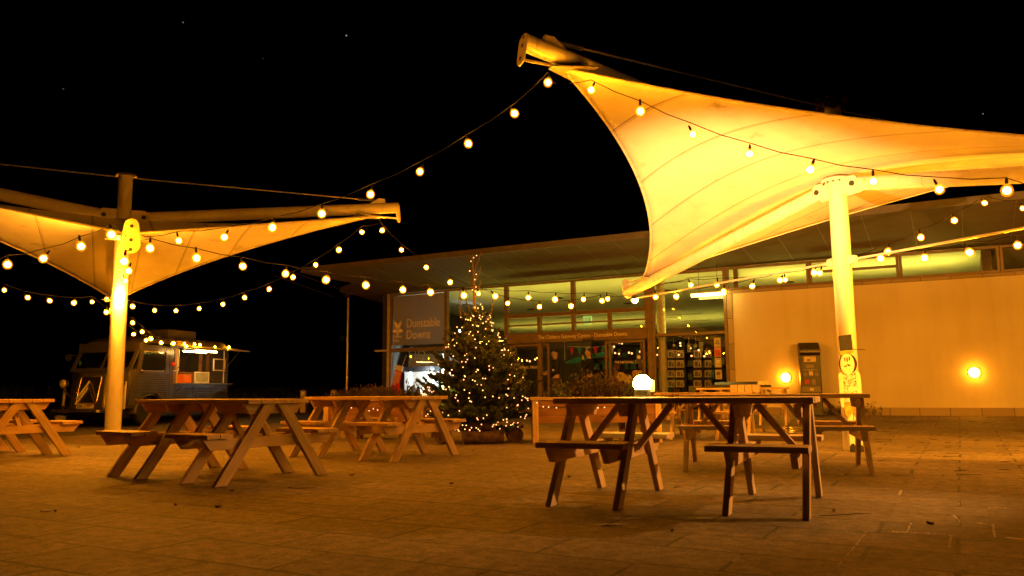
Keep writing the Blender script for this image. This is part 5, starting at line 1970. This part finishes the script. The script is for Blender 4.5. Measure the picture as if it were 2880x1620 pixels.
leafy('foliage', 'herb', wd_, [((x, 0, 0), 160, .12, .10) for x in (-.3, 0, .3, .6)], .07)

# ---------------------------------------------------------------- people
def skin(name, vs, es, rs, m, par, sub=2):
    me = bpy.data.meshes.new(name)
    me.from_pydata([V(v) for v in vs], es, [])
    o = bpy.data.objects.new(name, me)
    col.objects.link(o)
    md = o.modifiers.new('skin', 'SKIN')
    md.use_smooth_shade = True
    sl_ = me.skin_vertices[0].data if me.skin_vertices else None
    if sl_ is None:
        bpy.context.view_layer.objects.active = o
        raise RuntimeError('no skin layer')
    for i, r in enumerate(rs):
        rr = r if isinstance(r, tuple) else (r, r)
        sl_[i].radius = rr
        sl_[i].use_root = (i == 0)
    s2 = o.modifiers.new('sub', 'SUBSURF')
    s2.levels = s2.render_levels = sub
    dg = bpy.context.evaluated_depsgraph_get()
    nm = bpy.data.meshes.new_from_object(o.evaluated_get(dg))
    nm.name = name
    bpy.data.objects.remove(o)
    bpy.data.meshes.remove(me)
    nm.materials.clear()
    nm.materials.append(MT[m])
    for p in nm.polygons:
        p.use_smooth = True
    q = bpy.data.objects.new(name, nm)
    col.objects.link(q)
    q.parent = par
    return q


def person(loc, rz, label, top, legs, hairm, elbows, wrists, sc_=1., long_hair=False, turn=0.):
    root = thing('person', loc, label, 'person', rz=rz)
    root.scale = (sc_, sc_, sc_)
    ct, st_ = math.cos(turn), math.sin(turn)

    def hd(x, y, z):
        return (x * ct - y * st_, x * st_ + y * ct, z)
    vs = [(0, 0, .96), (0, .01, 1.14), (0, 0, 1.36), (0, .0, 1.47), (0, -.01, 1.54), hd(0, -.015, 1.60), hd(0, -.02, 1.67), hd(0, -.01, 1.735)]
    rs = [(.15, .12), (.14, .11), (.17, .12), (.09, .08), .055, (.068, .078), (.078, .096), (.062, .075)]
    es = [(i, i + 1) for i in range(7)]

    def add(v, r, frm):
        vs.append(v)
        rs.append(r)
        es.append((frm, len(vs) - 1))
        return len(vs) - 1
    nb = add(hd(0, -.118, 1.645), .017, 6)
    for sx in (-1, 1):
        add(hd(sx * .088, .005, 1.665), (.012, .026), 6)
    for sx in (-1, 1):
        sh = add((sx * .175, .0, 1.42), .07, 2)
        e_ = V(elbows[0 if sx < 0 else 1])
        w_ = V(wrists[0 if sx < 0 else 1])
        el = add(tuple(e_), .046, sh)
        wr_ = add(tuple(w_), (.030, .024), el)
        dv = (w_ - e_).normalized()
        sd_ = dv.cross(V((0, 1, 0)))
        sd_ = sd_.normalized() if sd_.length > .1 else V((1, 0, 0))
        nn = dv.cross(sd_)
        pm = w_ + dv * .055
        pl = add(tuple(pm), (.036, .022), wr_)
        for k, (off, ln) in enumerate(((-.026, .060), (-.009, .070), (.009, .066), (.026, .052))):
            b0 = pm + dv * .03 + sd_ * off
            f1 = add(tuple(b0 + dv * .012), .0095, pl)
            f2 = add(tuple(b0 + dv * (ln * .6) + nn * .010), .009, f1)
            add(tuple(b0 + dv * ln * .85 + nn * .032), .0075, f2)
        t1 = add(tuple(w_ + dv * .03 + sd_ * .040), .011, wr_)
        add(tuple(w_ + dv * .062 + sd_ * .058 + nn * .014), .009, t1)
    for sx in (-1, 1):
        hp = add((sx * .095, 0, .90), .105, 0)
        kn = add((sx * .105, -.015, .50), .062, hp)
        ak = add((sx * .11, .02, .10), .042, kn)
        add((sx * .125, -.13, .045), (.042, .032), ak)
    skin('body', vs, es, rs, 'skin', root)
    # jumper and trousers follow the body
    v2 = [(0, 0, .90), (0, .01, 1.14), (0, 0, 1.36), (0, .0, 1.47), (0, 0, 1.50)]
    r2_ = [(.175, .145), (.165, .135), (.195, .145), (.11, .10), .075]
    e2 = [(0, 1), (1, 2), (2, 3), (3, 4)]
    for i, sx in enumerate((-1, 1)):
        e_, w_ = V(elbows[i]), V(wrists[i])
        n = len(v2)
        v2 += [(sx * .18, 0, 1.42), tuple(e_), tuple(e_.lerp(w_, .92))]
        r2_ += [.088, .064, .045]
        e2 += [(2, n), (n, n + 1), (n + 1, n + 2)]
    skin('jumper', v2, e2, r2_, top, root)
    v3, r3, e3 = [(0, 0, .96)], [(.165, .135)], []
    for sx in (-1, 1):
        n = len(v3)
        v3 += [(sx * .095, 0, .88), (sx * .105, -.015, .50), (sx * .11, .02, .11)]
        r3 += [.118, .080, .066]
        e3 += [(0, n), (n, n + 1), (n + 1, n + 2)]
    skin('trousers', v3, e3, r3, legs, root)
    for sx in (-1, 1):
        skin('shoe', [(sx * .11, .04, .06), (sx * .12, -.06, .05), (sx * .125, -.15, .04)], [(0, 1), (1, 2)], [.052, .05, .04], 'black', root)
    hv = [hd(0, .035, 1.70), hd(0, .02, 1.755), hd(0, -.045, 1.765)]
    he, hr = [(0, 1), (1, 2)], [(.095, .085), (.085, .06), (.07, .025)]
    if long_hair:
        hv += [hd(0, .11, 1.70), hd(0, .15, 1.62), hd(0, .15, 1.53)]
        he += [(0, 3), (3, 4), (4, 5)]
        hr += [.045, .038, .02]
    skin('hair', hv, he, hr, hairm, root)
    for sx in (-1, 1):
        e = MB().ball(hd(sx * .032, -.099, 1.682), .012, 8, 6).build('eye', 'white', root, smooth=True)
        MB().ball(hd(sx * .032, -.109, 1.682), .006, 6, 5).build('pupil', 'black', e)
    MB().bar(hd(-.022, -.098, 1.613), hd(.022, -.098, 1.613), .012, .008).build('mouth', 'st_red', root)
    return root


MT['navy'] = simple('navy_knit', (.012, .012, .016), .9)
MT['charcoal'] = simple('charcoal_knit', (.028, .022, .018), .9)
MT['khaki'] = simple('khaki_cotton', (.12, .085, .045), .9)
MT['brownhair'] = simple('brown_hair', (.04, .02, .01), .6)
MT['fairhair'] = simple('fair_hair', (.40, .24, .08), .6)
MT['bluecoat'] = simple('pale_blue_coat', (.25, .36, .45), .8, 0, .2, 10)
MT['redcoat'] = simple('rust_coat', (.28, .05, .03), .8)
hx = fac(1562, 1003, .75)[0]
person(f2w(hx, .75, .15), FA + rad(-62), 'bearded man in a dark jumper standing in the open doorway, holding a cup', 'charcoal', 'khaki', 'brownhair',
       [(-.27, .03, 1.14), (.27, .02, 1.14)], [(-.12, -.25, 1.12), (.13, -.24, 1.10)], 1.03, False, rad(-10))
cup = thing('paper_cup', f2w(hx + .05, .75, .15) + V((-.12, -.22, 1.16)), 'small pale cup held by the man in the doorway', 'cup')
MB().lathe([(.028, 0), (.038, .09), (.036, .09), (.027, .004)], (0, 0, 0), 12).build('cup_body', 'white', cup, smooth='auto')
hx2 = fac(1657, 1003, .85)[0]
person(f2w(hx2, .85, .15), FA + rad(-75), 'woman in a black jacket, hair tied back, one hand raised to her face', 'navy', 'navy', 'brownhair',
       [(-.26, .02, 1.14), (.24, -.16, 1.22)], [(-.17, -.16, .98), (.07, -.17, 1.50)], 1.03, True, 0)
hx3 = fac(1790, 1070, -1.6)[0]
person(f2w(hx3, -1.6, .15), FA + rad(150), 'fair-haired child in a pale blue padded coat outside the right-hand door', 'bluecoat', 'navy', 'fairhair',
       [(-.25, .02, 1.16), (.25, .02, 1.16)], [(-.25, -.1, .95), (.25, -.1, .95)], .62, True, 0)
hx4 = fac(1728, 1072, .5)[0]
person(f2w(hx4, .6, .15), FA + rad(10), 'child in a rust-red coat standing behind the right-hand door glass', 'redcoat', 'redcoat', 'fairhair',
       [(-.25, .02, 1.16), (.25, .02, 1.16)], [(-.22, -.12, .95), (.22, -.12, .95)], .66, False, 0)

# ---------------------------------------------------------------- shop goods
def shop_pt(px, py, y):
    x, z = fac(px, py, y)
    return f2w(x, y, z), x, z


YC = 1.3
rows = [(985, 1006), (1013, 1034), (1041, 1061), (1069, 1089)]
cols_ = [(1877, 1897, 'left'), (1900, 1922, 'left'), (1950, 1972, 'right'), (1981, 2000, 'right')]
for rk, (pa, pb_) in enumerate(((1877, 1922), (1950, 2000))):
    xa, xb = fac(pa, 1040, YC)[0], fac(pb_, 1040, YC)[0]
    xm_ = (xa + xb) / 2
    ck = thing('card_rack', f2w(xm_, YC + .25, .15), ('left' if rk == 0 else 'right') + ' card spinner rack full of white cards in the shop window', 'card rack', rz=FA)
    MB().tube([(0, 0, 0), (0, 0, 1.85)], .03, 8).build('rack_post', 'dark_steel', ck)
    MB().lathe([(.24, 0), (.24, .03), (.05, .06)], (0, 0, 0), 18).build('rack_base', 'dark_steel', ck)
    for (y0, y1) in rows:
        z = fac(1900, y1, YC)[1] - .15
        MB().box(-(xb - xa) / 2, (xb - xa) / 2, -.30, -.05, z - .02, z - .008).build('rack_shelf', 'dark_steel', ck)
first = None
MT['cardpic'] = simple('card_picture', (.22, .17, .09), .7, 0, .4, 26)
for ri, (y0, y1) in enumerate(rows):
    for ci, (p0, p1, side) in enumerate(cols_):
        x0_, zt_ = fac(p0, y0, YC)
        x1_, zb_ = fac(p1, y1, YC)
        w2 = x1_ - x0_
        if first is None:
            t = thing('card_pack', (0, 0, 0), 'x', 'greeting cards', 'packs of cards on the shop window racks', rz=FA)
            MB().box(-.105, .105, 0, .10, 0, .185).build('card_sleeve', 'card', t, bevel=.003)
            MB().box(-.07, .02, -.004, -.0005, .03, .15).build('card_picture', 'cardpic', t)
            MB().box(.04, .085, -.004, -.0005, .02, .12).build('card_picture', 'cardpic', t)
            first = t
        else:
            t = copy_tree(first)
        t.location = f2w((x0_ + x1_) / 2, YC, zb_ + .002)
        t.rotation_euler.z = FA + R.uniform(-.12, .12)
        t.scale = (w2 / .215, 1, (zt_ - zb_) / .19)
        t['label'] = 'white card pack on the %s spinner rack, %s shelf, %s column' % (side, ('top', 'second', 'third', 'bottom')[ri], ('outer', 'inner')[ci % 2] if side == 'left' else ('inner', 'outer')[ci % 2])
# dark shelving with stock behind
for k, (x0_, x1_, y_, lb) in enumerate(((-5.2, -3.4, 2.6, 'dark shelving with boxed goods behind the card racks in the shop window'), (-9.0, -6.6, 4.6, 'dark shelving with goods behind the couple in the doorway'), (-6.4, -5.5, 3.4, 'dark shelving behind the right-hand door leaf'))):
    su = thing('shelf_unit', f2w(x0_, y_, .15), lb, 'shelving', rz=FA)
    W_ = x1_ - x0_
    mb = MB().box(0, W_, .35, .38, 0, 2.3)
    mb.build('back_board', 'shelf', su)
    for x in (0, W_):
        MB().box(x - .02, x + .02, 0, .348, 0, 2.3).build('side_board', 'shelf', su)
    for z in (.1, .5, .9, 1.3, 1.7, 2.1):
        MB().box(.022, W_ - .022, .0, .348, z, z + .025).build('shelf_board', 'shelf', su)
    gm = [simple('goods_' + n_, c, .6, 0, .2, 12) for n_, c in (('cream', (.5, .42, .28)), ('teal', (.04, .16, .16)), ('rust', (.28, .07, .03)), ('olive', (.16, .15, .05)))] if k == 0 else gm
    for z in (.5, .9, 1.3, 1.7):
        x = .08
        while x < W_ - .25:
            w2, h2 = R.uniform(.10, .24), R.uniform(.12, .30)
            if R.random() < .72:
                o = MB().box(0, w2, 0, .16, 0, h2).build('boxed_goods', gm[R.randrange(4)], bevel=.004, origin=(0, 0, 0))
                o.location = f2w(x0_ + x, y_ + .05, .15 + z + .026)
                o.rotation_euler.z = FA
                tag(o, ['boxed goods packed on the dark shelving behind the card racks', 'boxed goods packed on the dark shelving behind the doorway couple', 'boxed goods packed on the dark shelving behind the right-hand door'][k], 'goods',
                    ['goods behind the card racks', 'goods behind the couple', 'goods behind the right-hand door'][k])
            x += w2 + R.uniform(.02, .10)
# bunting and a teal banner above the couple
bt = thing('bunting', f2w(-8.4, 2.2, 2.15), 'striped red, green and white bunting hanging inside above the couple', 'bunting', rz=FA)
MB().tube([(-.4, 0, .0), (.5, 0, -.06), (1.4, 0, .02)], .006, 4).build('bunting_cord', 'letter', bt)
for k in range(6):
    x = -.25 + k * .27
    MB().prism([(x - .09, -.03), (x + .09, -.03), (x, -.30)], (0, 0, 0), (1, 0, 0), (0, 0, 1), .006).build('flag', ('red', 'st_grn', 'white')[k % 3], bt)
bn = thing('fabric_banner', f2w(-8.0, 1.9, 1.72), 'teal cloth draped inside above the heads of the couple', 'banner', rz=FA)
MT['teal'] = simple('teal_cloth', (.03, .24, .26), .8, 0, .15, 4)
MB().prism([(-.75, -.10), (-.5, .02), (.0, .14), (.75, .22), (.8, .10), (.1, .02), (-.4, -.12)], (0, 0, 0), (1, 0, 0), (0, 0, 1), .03).build('cloth', 'teal', bn, bevel=.008)
MB().tube([(-.75, 0, .0), (-.75, 0, .9)], .006, 4).build('cord', 'letter', bn)
MB().tube([(.78, 0, .2), (.78, 0, .9)], .006, 4).build('cord', 'letter', bn)
# fairy lights inside
for nm, y_, lst in (('left door sidelight', .5, [(1448, 1012), (1455, 1014), (1482, 1014), (1490, 1016), (1505, 1011), (1516, 1011)]),
                    ('right-hand door leaf', .6, [(1727, 975), (1741, 964), (1749, 966), (1777, 959), (1730, 993), (1741, 995), (1769, 992), (1777, 994), (1800, 989)]),
                    ('shop window card racks', 1.1, [(1840, 997), (1848, 998), (1913, 965), (1914, 972), (1942, 979), (1909, 998), (1945, 1001), (1965, 985), (1981, 1002), (1996, 993), (2018, 994)])):
    pp = [shop_pt(px, py, y_)[0] for px, py in lst]
    t = thing('fairy_light_string', pp[0], 'warm fairy lights hung inside at the ' + nm, 'fairy lights')
    for p in pp:
        b = fb0.copy()
        col.objects.link(b)
        b.parent = t
        b.location = p - pp[0]
        b.scale = (3, 3, 3)
    MB().tube([p - pp[0] + V((0, 0, .03)) for p in pp], .003, 4).build('wire', 'cable', t)
for px, py in ((1843, 968), (1866, 968), (1895, 972), (1938, 976), (1957, 974)):
    p, x, z = shop_pt(px, py, .8)
    t = thing('hanging_ornament', p, 'small pale ornament hanging on a thread in the shop window', 'ornament', 'ornaments on threads in the shop window')
    MB().ball((0, 0, 0), .045, 8, 6).build('ornament_body', 'card', t, smooth=True)
    MB().tube([(0, 0, .04), (0, 0, max(.1, 2.22 - z))], .004, 4).build('thread', 'letter', t)

# ---------------------------------------------------------------- background posts
lp = thing('lamp_post', at(975, 1108, 29) * 1, 'thin unlit lamp post against the black sky left of the building', 'lamp post')
lp.location.z = bankz(-14.3, -3)
lp.location.z = .05
hh = at(975, 842, 29).z
MB().tube([(0, 0, 0), (0, 0, hh)], [.055, .045], 10).build('post', 'galv', lp)
MB().lathe([(.05, 0), (.14, .05), (.14, .16), (.05, .22), (.02, .30)], (-.03, 0, hh), 12).build('lamp_head', 'dark_steel', lp, smooth='auto')
MB().lathe([(.05, 0), (.11, .10), (.11, .12)], (-.12, -.05, hh - 1.42), 10, axis=(-.6, -.6, -.3)).build('spotlight', 'dark_steel', lp)
for px, lb in ((852, 'dark timber bollard nearer the food van'), (938, 'dark timber bollard nearer the lamp post')):
    b = at(px, 1165, 27)
    b.z = .04
    t = thing('bollard', b, lb, 'bollard', 'bollards beyond the picnic tables')
    MB().box(-.085, .085, -.085, .085, 0, .82).build('bollard_post', 'pine_grey', t, bevel=.015)
    MB().box(-.05, .05, -.092, -.086, .68, .76).build('reflector', 'white', t)

# ---------------------------------------------------------------- litter on the paving
MT['twig'] = simple('twig_bark', (.05, .03, .018), .9)
MT['deadleaf'] = simple('dead_leaf', (.26, .15, .06), .8, 0, .3, 20)
twigs = []
for k in range(46):
    px, py = R.uniform(2440, 2890), 1183 + 160 * R.random() ** 1.4
    twigs.append((px, py, R.uniform(.06, .24), R.gauss(.0, .5)))
twigs += [(130, 1440, .08, .1), (852, 1373, .24, .05), (1720, 1480, .13, .1), (2380, 1450, .36, .15), (1905, 1372, .06, .3)]
for px, py, L, a in twigs:
    p = on_ground(px, py, 0)
    z = gz(p)
    p = on_ground(px, py, z)
    pp = []
    y_ = 0
    for j in range(5):
        pp.append((L * (j / 4 - .5), y_, .004 + .003 * R.random()))
        y_ += R.gauss(0, L * .07)
    o = MB().tube(pp, [R.uniform(.002, .0045), .003, .003, .0025, .0015], 5).build('twig', 'twig', origin=(0, 0, 0))
    o.location = p
    o.rotation_euler.z = a
    tag(o, 'thin dark twig lying on the paving slabs', 'twig', 'twigs scattered on the paving')
for px, py in ((493, 1426), (613, 1431), (221, 1260), (652, 1385), (155, 1444), (1332, 1270), (1600, 1345), (2345, 1443), (2617, 1480), (1270, 1365), (1890, 1500), (990, 1340)):
    p = on_ground(px, py, 0)
    o = MB()
    L = .022
    rw_ = []
    for j in range(6):
        t = j / 5
        w_ = .012 * math.sin(math.pi * (t * .9 + .05))
        rw_ += [(-L + 2 * L * t, -w_, .012 + .02 * abs(t - .5)), (-L + 2 * L * t, 0, .004 + .02 * abs(t - .5) ** 1.5), (-L + 2 * L * t, w_, .016 + .02 * abs(t - .5))]
    o.add(rw_, [(j * 3 + i, j * 3 + i + 1, j * 3 + 4 + i, j * 3 + 3 + i) for j in range(5) for i in range(2)])
    o = o.build('fallen_leaf', 'deadleaf', smooth=True, origin=(0, 0, 0))
    o.location = p + V((0, 0, gz(p) + .003))
    o.rotation_euler.z = R.uniform(0, 6)
    tag(o, 'curled dead leaf lying on the paving', 'leaf', 'dead leaves on the paving')
# pale sand left in the joints at the near right
mb = MB()
for (a, b_), n_ in ((((2500, 1497), (2634, 1503)), 130), (((2634, 1503), (2700, 1508)), 30), (((2792, 1476), (2798, 1513)), 90), (((2682, 1450), (2702, 1470)), 40), (((2562, 1472), (2552, 1499)), 60),
                   (((2675, 1508), (2669, 1545)), 60), (((2828, 1514), (2885, 1519)), 90), (((2437, 1498), (2359, 1593)), 150), (((2750, 1472), (2775, 1476)), 25), (((2780, 1430), (2850, 1431)), 30)):
    for i in range(n_):
        t = R.random()
        p = on_ground(a[0] + (b_[0] - a[0]) * t + R.gauss(0, 1.5), a[1] + (b_[1] - a[1]) * t + R.gauss(0, 1.0), 0)
        r_ = R.uniform(.003, .009)
        a_ = R.uniform(0, 6)
        u_, w_ = V((math.cos(a_) * r_, math.sin(a_) * r_, 0)), V((-math.sin(a_) * r_ * .6, math.cos(a_) * r_ * .6, R.uniform(-.0008, .0008)))
        c_z = p + V((0, 0, .0035))
        mb.add([c_z - u_, c_z - w_, c_z + u_, c_z + w_], [(0, 1, 2, 3)])
MT['sand'] = simple('pale_sand', (.75, .66, .48), .8)
tag(mb.build('sand', 'sand'), 'pale sand grains left along the slab joints at the near right', 'sand', kind='stuff')
# shallow puddle near the far tables
m, nt, b = mat('puddle_water')
b.inputs['Base Color'].default_value = C4((.03, .025, .015))
b.inputs['Roughness'].default_value = .06
tcn = N(nt, 'ShaderNodeTexCoord')
nz_ = N(nt, 'ShaderNodeTexNoise')
nz_.inputs['Scale'].default_value = 14
nt.links.new(tcn.outputs['Object'], nz_.inputs['Vector'])
bpn = N(nt, 'ShaderNodeBump')
bpn.inputs['Strength'].default_value = .25
bpn.inputs['Distance'].default_value = .02
nt.links.new(nz_.outputs['Fac'], bpn.inputs['Height'])
nt.links.new(bpn.outputs[0], b.inputs['Normal'])
MT['puddle'] = m
c0 = on_ground(2175, 1206, .07)
mb = MB()
for (dx, dy, rx, ry) in ((0, 0, .62, .50), (-.62, .25, .30, .35), (.5, .55, .35, .4), (.62, -.35, .22, .2)):
    ring = []
    for k in range(30):
        t = 6.283 * k / 30
        r = 1 + .22 * math.sin(3 * t + dx) + .13 * math.sin(7 * t + dy * 5) + R.gauss(0, .05)
        p = V((c0.x + dx + rx * r * math.cos(t), c0.y + dy + ry * r * math.sin(t), 0))
        ring.append((p.x, p.y, gz(p) + .005))
    mb.add(ring, [tuple(range(30))])
mb.build('puddle', 'puddle')['kind'] = 'structure'

# ---------------------------------------------------------------- world
w = bpy.data.worlds.new('World')
sc.world = w
w.use_nodes = True
nt = w.node_tree
bg = nt.nodes['Background']
sk = N(nt, 'ShaderNodeTexSky')
sk.sky_type = 'NISHITA'
sk.sun_disc = False
sk.sun_elevation = rad(-9)
sk.sun_rotation = rad(200)
nt.links.new(sk.outputs[0], bg.inputs[0])
bg.inputs[1].default_value = .02
# a few faint stars
tc = N(nt, 'ShaderNodeTexCoord')
acc = None
for px, py, k in ((974, 100, 1.), (515, 63, .4), (2765, 320, .7), (740, 165, .15), (178, 250, .15)):
    d = ray(px, py).normalized()
    dt = N(nt, 'ShaderNodeVectorMath', operation='DOT_PRODUCT')
    dt.inputs[1].default_value = d
    nt.links.new(tc.outputs['Generated'], dt.inputs[0])
    gt = N(nt, 'ShaderNodeMath', operation='GREATER_THAN')
    gt.inputs[1].default_value = math.cos(rad(.035))
    nt.links.new(dt.outputs['Value'], gt.inputs[0])
    ml = N(nt, 'ShaderNodeMath', operation='MULTIPLY_ADD')
    ml.inputs[1].default_value = k * .8
    nt.links.new(gt.outputs[0], ml.inputs[0])
    if acc is None:
        ml.inputs[2].default_value = 0
    else:
        nt.links.new(acc, ml.inputs[2])
    acc = ml.outputs[0]
b2 = N(nt, 'ShaderNodeBackground')
nt.links.new(acc, b2.inputs[1])
ad = N(nt, 'ShaderNodeAddShader')
nt.links.new(bg.outputs[0], ad.inputs[0])
nt.links.new(b2.outputs[0], ad.inputs[1])
nt.links.new(ad.outputs[0], nt.nodes['World Output'].inputs[0])

sc.view_settings.view_transform = 'Standard'
sc.view_settings.look = 'None'
sc.view_settings.exposure = 0
sc.view_settings.gamma = 1
sc.render.engine = 'CYCLES'
cy = sc.cycles
cy.use_denoising = True
cy.sample_clamp_indirect = 6
cy.sample_clamp_direct = 0
cy.max_bounces = 8
cy.diffuse_bounces = 3
cy.glossy_bounces = 3
cy.transparent_max_bounces = 12
cy.caustics_reflective = False
cy.caustics_refractive = False
cy.use_light_tree = True
